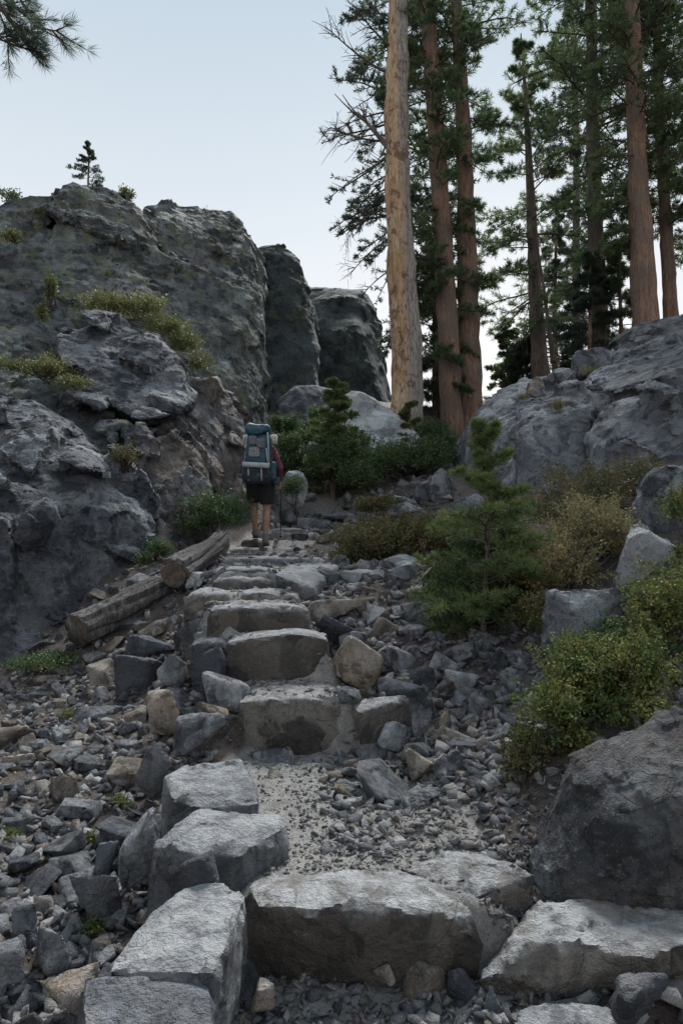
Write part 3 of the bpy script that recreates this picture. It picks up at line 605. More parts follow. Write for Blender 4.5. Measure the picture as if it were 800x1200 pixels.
# ------------------------------------------------------------------ loose stones
tmpl = []
for i in range(16):
    g = np.random.default_rng(500+i); D = norm(g.normal(size=(13,3))); D = np.sign(D)*abs(D)**.55; D = (D-D.min(0))/(D.max(0)-D.min(0))*2-1
    D *= np.array([1, g.uniform(.6,1), g.uniform(.3,.62)])*.5
    bm = bmesh.new()
    for p in D: bm.verts.new([float(v) for v in p])
    bmesh.ops.convex_hull(bm, input=bm.verts); bmesh.ops.delete(bm, geom=[v for v in bm.verts if not v.link_faces], context='VERTS')
    bmesh.ops.dissolve_limit(bm, angle_limit=R(14), verts=bm.verts, edges=bm.edges)
    bmesh.ops.bevel(bm, geom=bm.edges[:]+bm.verts[:], offset=.022, segments=1, affect='EDGES'); bmesh.ops.triangulate(bm, faces=bm.faces)
    bmesh.ops.subdivide_edges(bm, edges=bm.edges[:], cuts=2, use_grid_fill=True)
    me = bpy.data.meshes.new('stone'); bm.to_mesh(me); bm.free()
    co = np.array([v.co[:] for v in me.vertices]); no = np.array([v.normal[:] for v in me.vertices]); co = co + no*(.022*fbm(co*4.5, 4, i))[:,None]
    finish(me, co, 24); tmpl.append(me)
tm = {}
for mk in ('grey','slate','tan','white','dark'):
    for i, me in enumerate(tmpl):
        c = me.copy(); c.materials.clear(); c.materials.append(M[mk]); tm[mk, i] = c
cnt = 0; placed = list(_used)
MW = {'grey':'grey','slate':'dark','tan':'tan','white':'pale','dark':'charcoal'}
def try_stone(x, y, s, zone, mk, ov=.75):
    global cnt
    for (a, b, r) in placed:
        if (x-a)**2+(y-b)**2 < ((r+s*.5)*ov)**2: return False
    z = gz(x, y); i = random.randrange(16)
    o = link('stone', tm[mk, i], loc=(x, y, z+s*random.uniform(.02,.14)))
    o.scale = (s*random.uniform(.85,1.25), s*random.uniform(.8,1.1), s*random.uniform(.75,1.1))
    o.rotation_euler = (random.gauss(0,.3), random.gauss(0,.3), random.uniform(0,6.28))
    size = 'hand-sized' if s < .12 else 'head-sized' if s < .2 else 'large'
    tag(o, f'{size} {MW[mk]} loose stone lying {zone[1]}', 'stone', f'{size} {MW[mk]} stones {zone[1]}')
    placed.append((x, y, s*.5)); cnt += 1; return True
zones = [ # quota, phrase, px range, Y range, sizes, materials
 (96, 'in the rubble left of the trail', (-10,205), (2.3,5.9), (.08,.32), ('grey','grey','slate','slate','tan','grey')),
 (24, 'between the logs and the steps', (150,265), (4.6,7.6), (.10,.34), ('grey','grey','slate','tan')),
 (60, 'in the rubble right of the steps', (395,610), (3.6,5.6), (.10,.36), ('grey','grey','grey','tan','white','slate')),
 (30, 'between the logs and the left outcrop', (20,190), (5.9,7.6), (.10,.30), ('slate','slate','grey','tan')),
 (34, 'beside the middle steps on the right', (370,520), (5.4,8.0), (.12,.42), ('grey','tan','white','slate')),
 (34, 'at the foot of the nearest step', (235,600), (1.95,2.5), (.06,.15), ('slate','slate','tan','grey')),
 (22, 'along the upper steps by the hiker', (300,440), (8.5,13.0), (.12,.32), ('grey','white','tan','dark'))]
for q, phrase, (p0,p1), (y0,y1), (s0,s1), mats in zones:
    done = tries = 0
    while done < q and tries < q*14:
        tries += 1; Y = random.uniform(y0, y1); px = random.uniform(p0, p1); s = s0+(s1-s0)*random.random()**1.4*(1-.5*tries/(q*14))
        x = (px-400)/F*Y
        if try_stone(x, Y, s, (0, phrase), random.choice(mats), .66): done += 1
print('stones', cnt)
# gravel and small rubble nobody could count
lib = []
for i in range(24):
    g = np.random.default_rng(900+i); D = norm(g.normal(size=(8,3))); D = np.sign(D)*abs(D)**.5; D = D*np.array([1, .8, .5])*.5; lib.append(hull(D))
def gravel(name, n, region, smin, smax, pw, label=None):
    parts = []; xs, ys, ss = [], [], []
    while len(xs) < n:
        px, Y = region(); s = smin+(smax-smin)*random.random()**pw; xs.append((px-400)/F*Y); ys.append(Y); ss.append(s)
    zs, _ = ground(xs, ys)
    for x, y, z, s in zip(xs, ys, zs, ss):
        V, Fa = random.choice(lib); Rm = rotm(random.gauss(0,.5), random.gauss(0,.5), random.uniform(0,6.3))
        parts.append(((V*np.array([1,random.uniform(.7,1.1),random.uniform(.6,1)])*s)@Rm.T + np.array([x,y,z+s*.06]), Fa))
    V, Fa = join(parts); o = link(name, mesh_np(name, V, Fa), M['gravel']); tag(o, label, 'gravel', kind='stuff')
def reg(pr, yr): return lambda: (random.uniform(*pr), yr[0]+(yr[1]-yr[0])*random.random()**1.3)
gravel('rubble', 2600, reg((640,1500),(2.0,8.0)), .03, .22, 2.2, 'stones and grit on the open slope right of the boulders')
gravel('rubble', 900, reg((-600,-20),(2.2,6.2)), .03, .18, 2.2, 'stones on the ground left of the rubble')
gravel('rubble', 600, reg((305,530),(10.5,16)), .08, .32, 2.0, 'scattered angular stones on the upper slope behind the hiker')
gravel('rubble', 900, reg((-30,250),(2.3,6.2)), .06, .15, 1.4, 'broken angular rocks packed on the ground left of the trail')
gravel('rubble', 750, reg((395,640),(3.5,6.0)), .06, .15, 1.4, 'broken angular rocks packed right of the steps')
gravel('rubble', 500, reg((330,500),(5.3,9)), .06, .17, 1.4, 'broken angular rocks packed right of the middle steps')
gravel('rubble', 3600, reg((-30,250),(2.1,6.2)), .012, .10, 3.0, 'small broken stones and brown grit covering the ground left of the trail')
gravel('rubble', 1300, reg((10,260),(5.6,8.6)), .02, .12, 2.4, 'dark broken stones filling the ground between logs and outcrop')
gravel('rubble', 2000, reg((380,640),(3.0,5.8)), .014, .11, 2.6, 'small broken stones covering the ground right of the steps')
gravel('gravel', 8500, lambda: (random.gauss(440,95), 2.7+1.7*random.random()**1.2), .006, .040, 4.5, 'loose grey gravel on the trail between the first and second step')
gravel('gravel', 1400, reg((230,640),(1.9,2.55)), .015, .08, 1.8, 'dark pebbles in the hollow below the nearest step')
gravel('gravel', 2400, reg((225,420),(4.4,9.5)), .012, .06, 2.2, 'fine gravel on the treads of the middle steps')
gravel('gravel', 1300, reg((200,540),(6,14)), .03, .14, 2.0, 'scattered small stones along the upper trail')
gravel('gravel', 900, reg((560,760),(2.6,3.4)), .015, .06, 2.0, 'pebbles around the lower right boulders')

# ------------------------------------------------------------------ shrubs
def shrub(label, lumps, base, leaf='leaf_dark', n=260, per=14, size=.022, wd=.35, group=None, name='shrub', cat='shrub', stems=26, twiglen=.12, sr=.006, up=.3, twig='twig'):
    g = np.random.default_rng(int(base[0]*100+base[1]*1000) % 99991 + n)
    b = np.array(base); o = thing(name, label, cat, b, group); P, D, T = [], [], []
    tot = sum(l[3]*l[4]*l[5] for l in lumps)**1
    for (cx_, cy_, cz_, rx, ry, rz) in lumps:
        k = max(12, int(n*(rx*ry*rz)/tot)); d = norm(g.normal(size=(k,3))); d[:,2] = np.where(d[:,2] < -.35, -d[:,2], d[:,2])
        r = (g.random(k)**.30)*(1+.42*vnoise(d*2.6+cx_*7, 3)+.17*g.normal(size=k))
        p = np.array([cx_,cy_,cz_]) + d*r[:,None]*np.array([rx,ry,rz]); P.append(p); D.append(norm(d+np.array([0,0,up])+.4*g.normal(size=(k,3))))
    P = np.concatenate(P); D = np.concatenate(D)
    tt = g.random((len(P), per)); q = P[:,None,:] - D[:,None,:]*(tt*twiglen)[:,:,None] + g.normal(size=(len(P),per,3))*size*.5
    q = q.reshape(-1,3); dd = np.repeat(D, per, 0)
    V, Fq = blades(q, dd, 1, size, size*wd, .8, g, .5)
    link('foliage', mesh_np('foliage', V-b, Fq), M[leaf], o)
    parts = []
    for i in g.choice(len(P), min(stems, len(P)), replace=False):
        s = b + np.array([g.normal()*.05, g.normal()*.05, -.03]); e = P[i]; m = (s+e)/2 + np.array([g.normal()*.05, g.normal()*.05, .04]); t = np.linspace(0,1,7)[:,None]
        parts.append(tube(s*(1-t)**2+2*m*t*(1-t)+e*t**2-b, np.linspace(sr, sr*.3, 7), 5, 0, 0, False))
    for i in range(0, len(P), 2):
        parts.append(tube(np.stack([P[i]-D[i]*twiglen*1.3, P[i]])-b, [sr*.35, sr*.2], 4, 0, 0, False))
    link('stems', tubes_mesh('stems', parts), M[twig], o)
    return o
def L(px, py, Y, wpx, hpx, dr=1.):   # ellipsoid from its size in the photo
    c = at(px, py, Y); return (*c, wpx/2/F*Y, wpx/2/F*Y*dr, hpx/2/F*Y)
def B(px, Y): x = (px-400)/F*Y; return (x, Y, gz(x, Y))
shrub('near shrub with small green and yellow leaves above the brown boulder', [L(700,800,3.75,130,110), L(650,835,3.6,90,80), L(745,790,3.7,90,100), L(615,870,3.6,50,50), L(680,770,3.9,80,60), L(740,835,3.5,110,56), L(680,866,3.5,80,44)], B(700,3.85), 'leaf_near', 2000, 14, .021, .38, stems=110, twiglen=.08)
shrub('green and yellow shrub at the right edge behind the near shrub', [L(775,720,4.2,110,100), L(800,690,4.4,80,80), L(760,760,4.1,70,70)], B(785,4.3), 'leaf_near', 700, 14, .022, .38, stems=40, twiglen=.09)
shrub('low leafy shrub at the right edge below the fractured boulder', [L(795,600,5.0,50,70), L(800,650,4.8,40,40)], B(820,5.0), 'leaf_near', 160, 14, .022, .38, stems=14, twiglen=.09)
shrub('golden green shrub right of the young pine', [L(650,675,5.6,110,100), L(690,630,5.9,110,90), L(630,720,5.4,70,70), L(720,640,5.8,60,60)], B(665,5.6), 'leaf_gold', 1500, 13, .028, .28, stems=60, twiglen=.10, twig='twig_grey')
shrub('dry olive shrub growing against the right outcrop', [L(700,575,7.3,150,70), L(750,565,7.0,80,70), L(640,600,7.4,90,70), L(690,600,6.9,110,60)], B(700,7.2), 'leaf_rust', 1100, 13, .034, .22, stems=60, twiglen=.16, twig='twig_grey')
shrub('dry straw coloured shrub left of the golden one', [L(612,650,6.3,60,90), L(590,690,6.1,50,70)], B(610,6.2), 'leaf_gold', 420, 12, .028, .25, stems=30, twiglen=.12, twig='twig_grey')
shrub('rusty green mound shrub right of the middle steps', [L(440,640,8.0,110,60), L(490,632,8.1,110,60), L(530,640,7.9,60,60), L(410,655,7.8,50,30)], B(470,8.0), 'leaf_rust', 1700, 16, .04, .22, stems=60, twiglen=.13, sr=.009, up=1.)
shrub('small round rusty shrub above the mound shrub', [L(445,592,10.3,60,26)], B(445,10.3), 'leaf_rust', 330, 14, .042, .22, stems=14, twiglen=.12, sr=.009, up=1.)
shrub('dark green shrub on the upper slope right of the small conifer', [L(480,540,13.6,100,52), L(515,535,13.8,50,30), L(440,545,13.4,60,50)], B(480,13.8), 'leaf_dark', 1100, 15, .06, .24, stems=30, twiglen=.2, sr=.012, up=.8)
shrub('dark green shrub on the upper slope behind the small conifer', [L(390,545,13.4,70,60), L(420,560,13.0,60,45), L(410,520,14.4,70,40)], B(400,13.6), 'leaf_dark', 1000, 15, .06, .24, stems=30, twiglen=.2, sr=.012, up=.8)
shrub('dark shrub between the cliff and the pale boulder behind the backpack', [L(332,500,14.2,42,30), L(338,522,13.6,36,28)], B(334,14.2), 'leaf_dark', 420, 15, .06, .24, stems=16, twiglen=.18, sr=.012)
shrub('dark bushes under the pale slanted rock left of the small conifer', [L(365,515,15.2,50,40), L(350,545,14.0,40,40), L(372,490,15.8,30,30)], B(360,14.8), 'leaf_dark', 800, 15, .06, .24, stems=20, twiglen=.18, sr=.012)
shrub('low brown shrub between the near shrub and the brown boulder', [L(610,905,3.5,60,90), L(640,880,3.6,80,50), L(690,850,3.7,100,40)], B(625,3.6), 'leaf_rust', 520, 12, .02, .3, stems=50, twiglen=.08)
shrub('dark low bushes at the foot of the paired red pines', [L(500,505,16.5,60,24), L(520,520,16,50,30)], B(510,16.3), 'leaf_dark', 320, 14, .06, .24, stems=14, twiglen=.2, sr=.012)
shrub('dark leafy undergrowth behind the near shrub', [L(740,770,4.4,150,90), L(690,740,4.8,60,60)], B(740,4.5), 'leaf_dark', 800, 13, .026, .36, stems=40, twiglen=.1)
for px, Y, w, lab in ((960,4.6,150,'green shrub on the open slope just right of the split boulder'),(1080,6.2,170,'wide olive shrub on the open slope below the right outcrop'),(1180,3.8,130,'lowest shrub on the open slope right of the brown boulder')):
    b = B(px, Y); rx = w/2/F*Y; shrub(lab, [(b[0], b[1], b[2]+.2, rx, rx*.8, .3), (b[0]+rx*.7, b[1]+.2, b[2]+.12, rx*.6, rx*.6, .2)], b, 'leaf_rust', 500, 13, .028, .3, stems=30, twiglen=.1)
shrub('little green shrub in front of the rounded pale boulder', [L(342,574,12.1,34,34)], B(343,12.1), 'leaf_dark', 150, 14, .045, .24, stems=12, twiglen=.12)
shrub('dark green shrub beside the hiker at the end of the log', [L(250,605,9.2,78,52), L(275,600,9.6,40,40), L(225,618,8.9,36,36)], B(252,9.3), 'leaf_dark', 900, 15, .034, .28, stems=30, twiglen=.12)
shrub('small dark shrub in the angle above the log', [L(186,646,8.0,36,26), L(170,655,7.8,24,18)], B(184,8.0), 'leaf_dark', 200, 14, .03, .28, stems=12, twiglen=.1)
shrub('low green weeds at the foot of the left outcrop', [L(45,776,6.0,80,20), L(70,770,6.1,40,16)], B(50,6.05), 'leaf_dark', 260, 12, .026, .3, stems=16, twiglen=.06, name='weeds', cat='weeds')
for px, Y, w, lab in ((112,2.75,34,'green weed tuft beside the large light grey boulder'),(108,3.4,26,'small green weed in the middle of the left rubble'),(85,5.1,26,'small green weed behind the flat pale topped rock'),(142,3.7,24,'tiny weed near the leaning slab edge'),(230,6.4,24,'little green weed below the short log'),(12,3.3,26,'green weed at the left edge in the rubble'),(350,10.8,30,'yellow green tuft at the right end of the tenth step')):
    b = B(px, Y); shrub(lab, [(b[0], b[1], b[2]+.02, w/2/F*Y, w/2/F*Y, .035)], b, 'leaf_near', 60, 9, .018, .3, stems=6, twiglen=.04, name='weeds', cat='weeds', sr=.003)
# cliff ledges
GL = None
def ledge(label, lumps, n, leaf='leaf_ledge', sz=.05):
    c = lumps[0]; shrub(label, lumps, (c[0], c[1]+.1, c[2]-c[5]), leaf, n, 12, sz, .28, stems=18, twiglen=.15, sr=.008)
ledge('yellow green shrubs along the middle ledge of the cliff', [L(125,358,12.2,70,24), L(165,362,12.3,70,30), L(195,385,12.3,56,32), L(215,405,12.4,50,34), L(232,428,12.6,36,34)], 900)
ledge('leafy shrub on the lower ledge at the left edge', [L(55,432,9.9,70,26), L(15,428,9.9,50,22), L(85,448,9.6,50,20)], 460, sz=.036)
ledge('thin shrub hanging below the bulging rock', [L(145,535,8.5,46,34)], 130, 'leaf_rust', .03)
ledge('small yellow green plant high on the cliff face', [L(242,262,17.3,26,18)], 70, sz=.07)
ledge('green plant in the crack of the left cliff', [L(60,340,12.0,16,40), L(50,370,11.8,14,30)], 120, sz=.05)
ledge('low bush on the skyline at the left edge of the cliff', [L(15,230,15.2,40,8)], 40, 'leaf_dark', .07)
ledge('little bush on the skyline right of the tiny pine', [L(147,228,16,22,10)], 60, 'leaf_ledge', .07)
ledge('lichen green plant on the upper left ledge', [L(14,275,13.2,30,10)], 60, sz=.05)
def tuft(label, px, py, Y, w, n=70, h=.22):
    w *= .45; g = np.random.default_rng(int(px)); c = at(px, py, Y); P = c+np.stack([g.normal(size=n)*w, g.normal(size=n)*w*.6, np.zeros(n)-.04],1)
    V, Fq = blades(P, np.tile([0,0,1.], (n,1)), 2, h, .004*Y/8, .28, g); tag(link('grass_tuft', mesh_np('grass_tuft', V-c, Fq), M['grass'], loc=c), label, 'grass')
for lab, px, py, Y, w in (('dry grass tuft in the crack of the right outcrop',604+50,478,10.2,.12),('dry grass tuft under the perched skyline boulder',690,438,12.6,.2),('dry grass tuft beside the tan boulder',612,470,11.6,.1),('straw grass at the base of the right outcrop',612,590,8.7,.2),('straw grass below the largest right outcrop',735,560,7.9,.25)):
    tuft(lab, px, py, Y, w)
for i, (px, Y) in enumerate(((455,8.0),(560,5.5),(520,5.7),(420,13.2),(365,13.2),(520,8.6))):
    b = B(px, Y); tuft(['yellow grass tuft below the rusty mound shrub','dry grass right under the young pine','dry grass at the left foot of the young pine','grass on the upper trail edge','grass by the pale flat stone on the upper trail','grass behind the mound shrub'][i], px, HZ-(b[2]-ZC)/Y*F, Y, .12, 90, .16)

# ------------------------------------------------------------------ conifers
def limb_tmpl(g, droop, dens=1.):
    """unit limb along +x: wood polylines and tuft positions/directions"""
    t = np.linspace(0,1,8); ph = g.uniform(0,6)
    main = np.stack([t, .05*np.sin(t*4+ph), .12*t-droop*t**2+.02*np.sin(t*7+ph)], 1); wood = [(main, 1.)]; P, D = [], []
    n = int(g.integers(7, 11)*dens)
    for i in range(n):
        s = .22+.76*(i+g.random()*.7)/n; b = np.array([np.interp(s, t, main[:,k]) for k in range(3)])
        sd = 1 if i % 2 else -1; ln = g.uniform(.16,.34)*(1.15-s*.7)
        d = norm(np.array([g.uniform(.4,.9), sd*g.uniform(.5,1), g.uniform(-.25,.35)])); tt = np.linspace(0,1,5)[:,None]
        tw = b + d*ln*tt + np.array([0,0,.12])*ln*tt**2; wood.append((tw, .4))
        for q in np.linspace(.25,1,5):
            if g.random() < .92:
                P.append(b+d*ln*q+np.array([0,0,.12])*ln*q**2); D.append(norm(d+np.array([0,0,.35])))
    for q in (.7,.85,1.): P.append(np.array([np.interp(q, t, main[:,k]) for k in range(3)])); D.append(np.array([.9,0,.3]))
    return wood, np.array(P), np.array(D)
gT = np.random.default_rng(77)
LT = [limb_tmpl(gT, gT.uniform(.12,.42)) for _ in range(12)]
def pine(label, base, top, r0, r1, limbs, leaf='needle', bark='bark_red', blade=(7,.20,.012), name='pine_tree', cat='tree', group=None, seed=1, spread=.72, wob=.02, dead=0, trunk_n=14, root=1.25, lscale=1., jagged=.12, sides=None):
    """limbs: list of (f0, f1, count, len0, len1, slope0, slope1) along the trunk"""
    g = np.random.default_rng(seed); b = np.array(base); e = np.array(top); m = 44; t = np.linspace(0,1,m)
    ph = g.uniform(0,6,2); P = b+(e-b)*t[:,None]; H = np.linalg.norm(e-b)
    P[:,0] += wob*H*.3*(np.sin(t*5+ph[0])-np.sin(ph[0]))*t; P[:,1] += wob*H*.3*(np.sin(t*4+ph[1])-np.sin(ph[1]))*t
    rad = r0+(r1-r0)*t; rad[:4] *= np.array([root, 1.12, 1.05, 1.02])
    blade = (int(blade[0]*1.8) if blade[1] > .14 else blade[0], blade[1], blade[2]*(.85 if blade[1] > .14 else 1))
    o = thing(name, label, cat, b, group)
    V, Q = tube(P-b-np.array([0,0,.0]), rad, trunk_n, jagged, seed, True, 2.5/max(r0,.05)*.3); link('trunk', quads_to_mesh('trunk', V, Q), M[bark], o)
    wood = []; TP, TD = [], []
    for (f0,f1,cn,l0,l1,s0,s1) in limbs:
        for i in range(cn):
            f = f0+(f1-f0)*(i+g.random())/cn; c = np.array([np.interp(f, t, P[:,k]) for k in range(3)]); r = np.interp(f, t, rad)
            az = g.uniform(0, 2*math.pi) if sides is None else sides+g.normal()*.8
            L_ = (l0+(l1-l0)*(i/max(1,cn-1)))*g.uniform(.65,1.15); sl = s0+(s1-s0)*(i/max(1,cn-1))+g.normal()*.1
            w, tp, td = LT[g.integers(len(LT))]
            ca, sa, cs, ss = math.cos(az), math.sin(az), math.cos(sl), math.sin(sl)
            Rm = np.array([[ca,-sa,0],[sa,ca,0],[0,0,1]])@np.array([[cs,0,-ss],[0,1,0],[ss,0,cs]])
            for (pl, k) in w:
                rr = max(.004, L_*.016)*k
                wood.append(tube(c+(pl@Rm.T)*L_-b, np.linspace(rr, rr*.3, len(pl)), 5, 0, 0, False))
            if g.random() < dead: continue
            TP.append(c+(tp@Rm.T)*L_); TD.append(td@Rm.T)
    link('branches', tubes_mesh('branches', wood), M['twig'], o)
    if TP:
        TP = np.concatenate(TP); TD = np.concatenate(TD); V, Fq = blades(TP, TD, blade[0], blade[1], blade[2], spread, g, .6)
        link('crown', mesh_np('crown', V-b, Fq), M[leaf], o)
    return o
def tp(px0, py0, px1, py1, Y, ext=1.): a = at(px0,py0,Y); e = at(px1,py1,Y); return a-np.array([0,0,.4]), a+(e-a)*ext
def tall(label, px0, py0, px1, py1, Y, w0, w1, limbs, ext=1.25, **k):
    a, e = tp(px0,py0,px1,py1,Y,ext); r0 = w0/2/F*Y; r1 = max(.018, (w0+(w1-w0)*ext)/2/F*Y)
    return pine(label, a, e, r0, r1, limbs, **k)
GP = 'tall pines on the ridge'
tall('leftmost red barked pine of the close pair right of the bare trunk', 532,528,505,20,18.5,27,17,[(.3,.98,66,1.0,2.3,-.15,.35),(.12,.35,12,.8,1.2,-.3,-.2)],seed=3,group=GP)
tall('right hand red barked pine of the close pair, slimmer at the top', 553,500,533,0,19,30,13,[(.5,.98,62,1.2,2.2,.0,.35),(.25,.5,16,.8,1.4,-.25,-.1)],seed=4,group=GP)
tall('slim grey barked pine standing alone between the pair and the right hand pines', 634,440,609,52,22,21,1.5,[(.12,.5,30,1.9,2.0,-.25,-.05),(.5,.98,42,1.9,.25,-.05,.5)],ext=1.04,seed=15,bark='bark_grey',group=GP)
tall('grey brown pine left of the thick red trunk at the right', 704,410,688,0,20,21,12,[(.2,.55,34,1.5,2.2,-.2,.05),(.55,.98,56,2.3,1.9,.0,.3)],seed=6,bark='bark_grey',group=GP)
tall('thickest red barked pine near the right edge', 757,385,738,0,17.5,31,16,[(.22,.55,24,1.0,2.0,-.2,.1),(.55,.98,44,2.0,2.0,.1,.35)],seed=7,group=GP)
tall('slim red pine right of the thickest one', 786,372,773,60,18.5,17,10,[(.3,.98,46,1.0,1.6,-.1,.3)],seed=8,group=GP)
tall('slender dark pine behind the grey brown one', 676,430,668,40,25,11,5,[(.1,.98,80,1.9,1.0,-.2,.2)],ext=1.1,seed=9,bark='bark_grey',leaf='needle_dark',blade=(6,.2,.018),group=GP)
tall('pine at the right edge mostly outside the frame', 822,372,812,0,18,22,14,[(.2,.98,60,1.3,2.2,-.15,.3)],seed=10,group=GP)
tall('dark drooping pine hidden behind the bare trunk', 486,480,470,40,20,18,8,[(.2,.6,44,2.0,2.3,-.5,-.3),(.6,.98,46,2.3,1.3,-.3,.1)],ext=1.15,seed=11,bark='bark_grey',leaf='needle_dark',dead=.22,group=GP,blade=(7,.17,.015))
tall('dark conifer filling the gap behind the close pair', 512,520,512,250,21,14,3,[(.08,.98,90,1.3,.5,-.3,.1)],ext=1.0,seed=12,bark='bark_grey',leaf='needle_dark',group='dark conifers behind the ridge')
tall('thin dead leaning trunk left of the grey brown pine', 648,410,628,280,21,6,2,[(.3,.95,8,.3,.3,-.1,.2)],ext=1.0,seed=13,bark='bark_grey',dead=1.,name='dead_sapling')
tall('small pale conifer on the ridge right of the close pair', 596,462,592,375,24,5,1,[(.05,.98,60,1.0,.25,-.1,.3)],ext=1.0,seed=14,leaf='needle',group='small conifers on the ridge',blade=(7,.15,.016))
tall('small dark conifer on the ridge beside the slim grey pine', 618,450,616,395,23,4,1,[(.05,.98,44,.9,.2,-.1,.3)],ext=1.0,seed=16,leaf='needle_dark',group='small conifers on the ridge')
tall('dark young conifer in front of the grey brown pine', 690,425,690,300,19,6,2,[(.05,.98,34,1.1,.3,-.1,.3)],ext=1.0,seed=17,leaf='needle_dark',group='small conifers on the ridge')
tall('dense green conifer between the two right hand trunks', 728,405,726,290,19.5,6,2,[(.05,.98,40,1.2,.3,-.1,.3)],ext=1.0,seed=18,leaf='needle',group='small conifers on the ridge')
tall('dark conifer behind the slim grey pine', 650,440,652,250,26,8,2,[(.05,.98,46,1.7,.3,-.2,.2)],ext=1.0,seed=19,leaf='needle_dark',group='dark conifers behind the ridge')
tall('tiny pine standing alone on top of the left cliff', 103,222,104,166,15.9,2.6,1,[(.10,.5,16,.40,.42,-.05,.2),(.5,.98,20,.36,.08,.1,.6)],ext=1.0,seed=21,leaf='needle_dark',bark='bark_grey',name='pine_sapling',blade=(10,.055,.004),spread=.9)
tall('yellowish sapling at the foot of the bare trunk', 482,506,480,470,15.4,3,1,[(.1,.95,16,.34,.15,.4,.6)],ext=1.,seed=22,leaf='leaf_ledge',name='pine_sapling',blade=(9,.10,.010))
tall('bright green small conifer above the upper trail', 390,566,393,447,13.6,6,1.5,[(.05,.6,40,.75,.55,.2,.35),(.6,.98,24,.5,.14,.35,.7)],ext=1.,seed=23,leaf='needle_young',name='pine_sapling',blade=(9,.12,.009),spread=.6)
# young pine right of the steps
a = at(566,748,5.5); a[2] = gz(a[0], a[1])-.03
pine('young pine with exposed pale lower stem right of the steps', a, at(566,492,5.75), .022, .006, [(.03,.16,9,.5,.6,.05,.2),(.16,.5,24,.64,.50,.15,.35),(.5,.96,22,.42,.10,.4,.85)], leaf='needle_young', bark='bark_grey', seed=31, blade=(14,.085,.0028), name='young_pine', wob=.10, spread=.7, root=1.3)
# dark green bush below / left of it
a = at(520,745,5.9); a[2] = gz(a[0], a[1])-.03
shrub('dark green bush at the foot of the young pine', [L(535,700,5.8,80,90), L(520,730,5.7,50,50), L(590,640,6.2,60,120), L(560,650,6.2,70,90), L(600,700,6.0,80,90), L(570,725,5.8,90,60)], B(540,5.9), 'leaf_dark', 2300, 14, .04, .14, stems=40, twiglen=.10, up=.4)
# bare dead trunk
a, e = tp(475,500,463,0,17,1.15)
sn = thing('dead_tree', 'massive bare barkless dead trunk, golden on its left side and silver on its right', 'tree', a)
t = np.linspace(0,1,120)[:,None]; P = a+(e-a)*t; P[:,0] += .06*np.sin(t[:,0]*9); rr = (39+(21-39)*t[:,0]*1.08)/2/F*17; rr[:6] *= np.linspace(1.25,1,6)
V, Q = tube(P-a, rr, 72, .10, 5, True, 1.6)
ang = np.arctan2(V[:,1]-np.interp(V[:,2], (P-a)[:,2], (P-a)[:,1]), V[:,0]-np.interp(V[:,2], (P-a)[:,2], (P-a)[:,0]))
cc = np.stack([np.interp(V[:,2], (P-a)[:,2], (P-a)[:,k]) for k in (0,1)],1); sc_ = 1-.07*np.abs(np.sin(ang*4+V[:,2]*.35+.5*np.sin(V[:,2]*1.7)))**6+.05*vnoise(np.stack([ang*5,V[:,2]*1.1,ang*0],1),3)+.04*np.round(1.5*vnoise(np.stack([ang*2,V[:,2]*.9,ang*0],1),8))
V[:,:2] = cc+(V[:,:2]-cc)*sc_[:,None]
link('trunk', quads_to_mesh('trunk', V, Q), M['snag'], sn)
g = np.random.default_rng(8)
def curve(p0, d, ln, bend, n=9):
    tt = np.linspace(0,1,n)[:,None]; return p0+np.array(d)*ln*tt+np.array(bend)*ln*tt**2
def dead_branch(p0, d, ln, r, bend, subs, gg):
    parts = [tube(curve(p0,d,ln,bend), np.linspace(r, r*.25, 9), 7, .1, 3)]
    C_ = curve(p0,d,ln,bend,30)
    for _ in range(subs):
        q = C_[gg.integers(8,30)]; dd = norm(np.array(d)+gg.normal(size=3)*.7+np.array([0,0,-.1])); l2 = ln*gg.uniform(.15,.45)
        parts.append(tube(curve(q, dd, l2, gg.normal(size=3)*.3, 6), np.linspace(r*.35, r*.1, 6), 5, 0, 0, False))
        for _ in range(3):
            q2 = q+dd*l2*gg.uniform(.3,.9); d3 = norm(dd+gg.normal(size=3)*.8); parts.append(tube(curve(q2, d3, l2*.4, gg.normal(size=3)*.2, 4), np.linspace(r*.15, r*.07, 4), 4, 0, 0, False))
    return parts
def sp(py, Y=17): f = (500-py)/500; return a+np.array([0,0,.4])+(at(463,0,17)-at(475,500,17))*f
br = [(188,(-.75,-.1,.85),1.6,.09,(0,0,-.05),5),(90,(-.9,.1,.35),1.5,.04,(-.2,0,.5),10),(60,(-.9,-.2,.5),1.3,.035,(0,0,.3),10),(30,(-.8,.1,.6),1.2,.03,(0,0,.2),8),(165,(-1,0,-.1),1.7,.035,(0,0,.3),10),
      (130,(-.95,.2,.1),1.4,.03,(-.1,0,-.3),8),(240,(-.9,-.2,-.2),1.4,.03,(0,0,-.4),9),(275,(-.9,.1,-.2),1.3,.03,(0,0,-.5),9),(310,(-.9,.1,-.3),1.1,.025,(0,0,-.4),8),(200,(.8,-.3,.3),.5,.03,(0,0,.1),2),(110,(.8,.2,.2),.7,.03,(0,0,.2),4),(300,(.7,-.5,.0),.4,.035,(0,0,0),1),(345,(-.6,-.6,.1),.35,.035,(0,0,0),1)]
for (py, d, ln, r, bd, sb) in br:
    link('dead_branch', tubes_mesh('dead_branch', dead_branch(sp(py)-a, norm(np.array(d,float)), ln, r, bd, int(sb*1.7), g)), M['twig'] if sb > 5 else M['twig_grey'], sn)

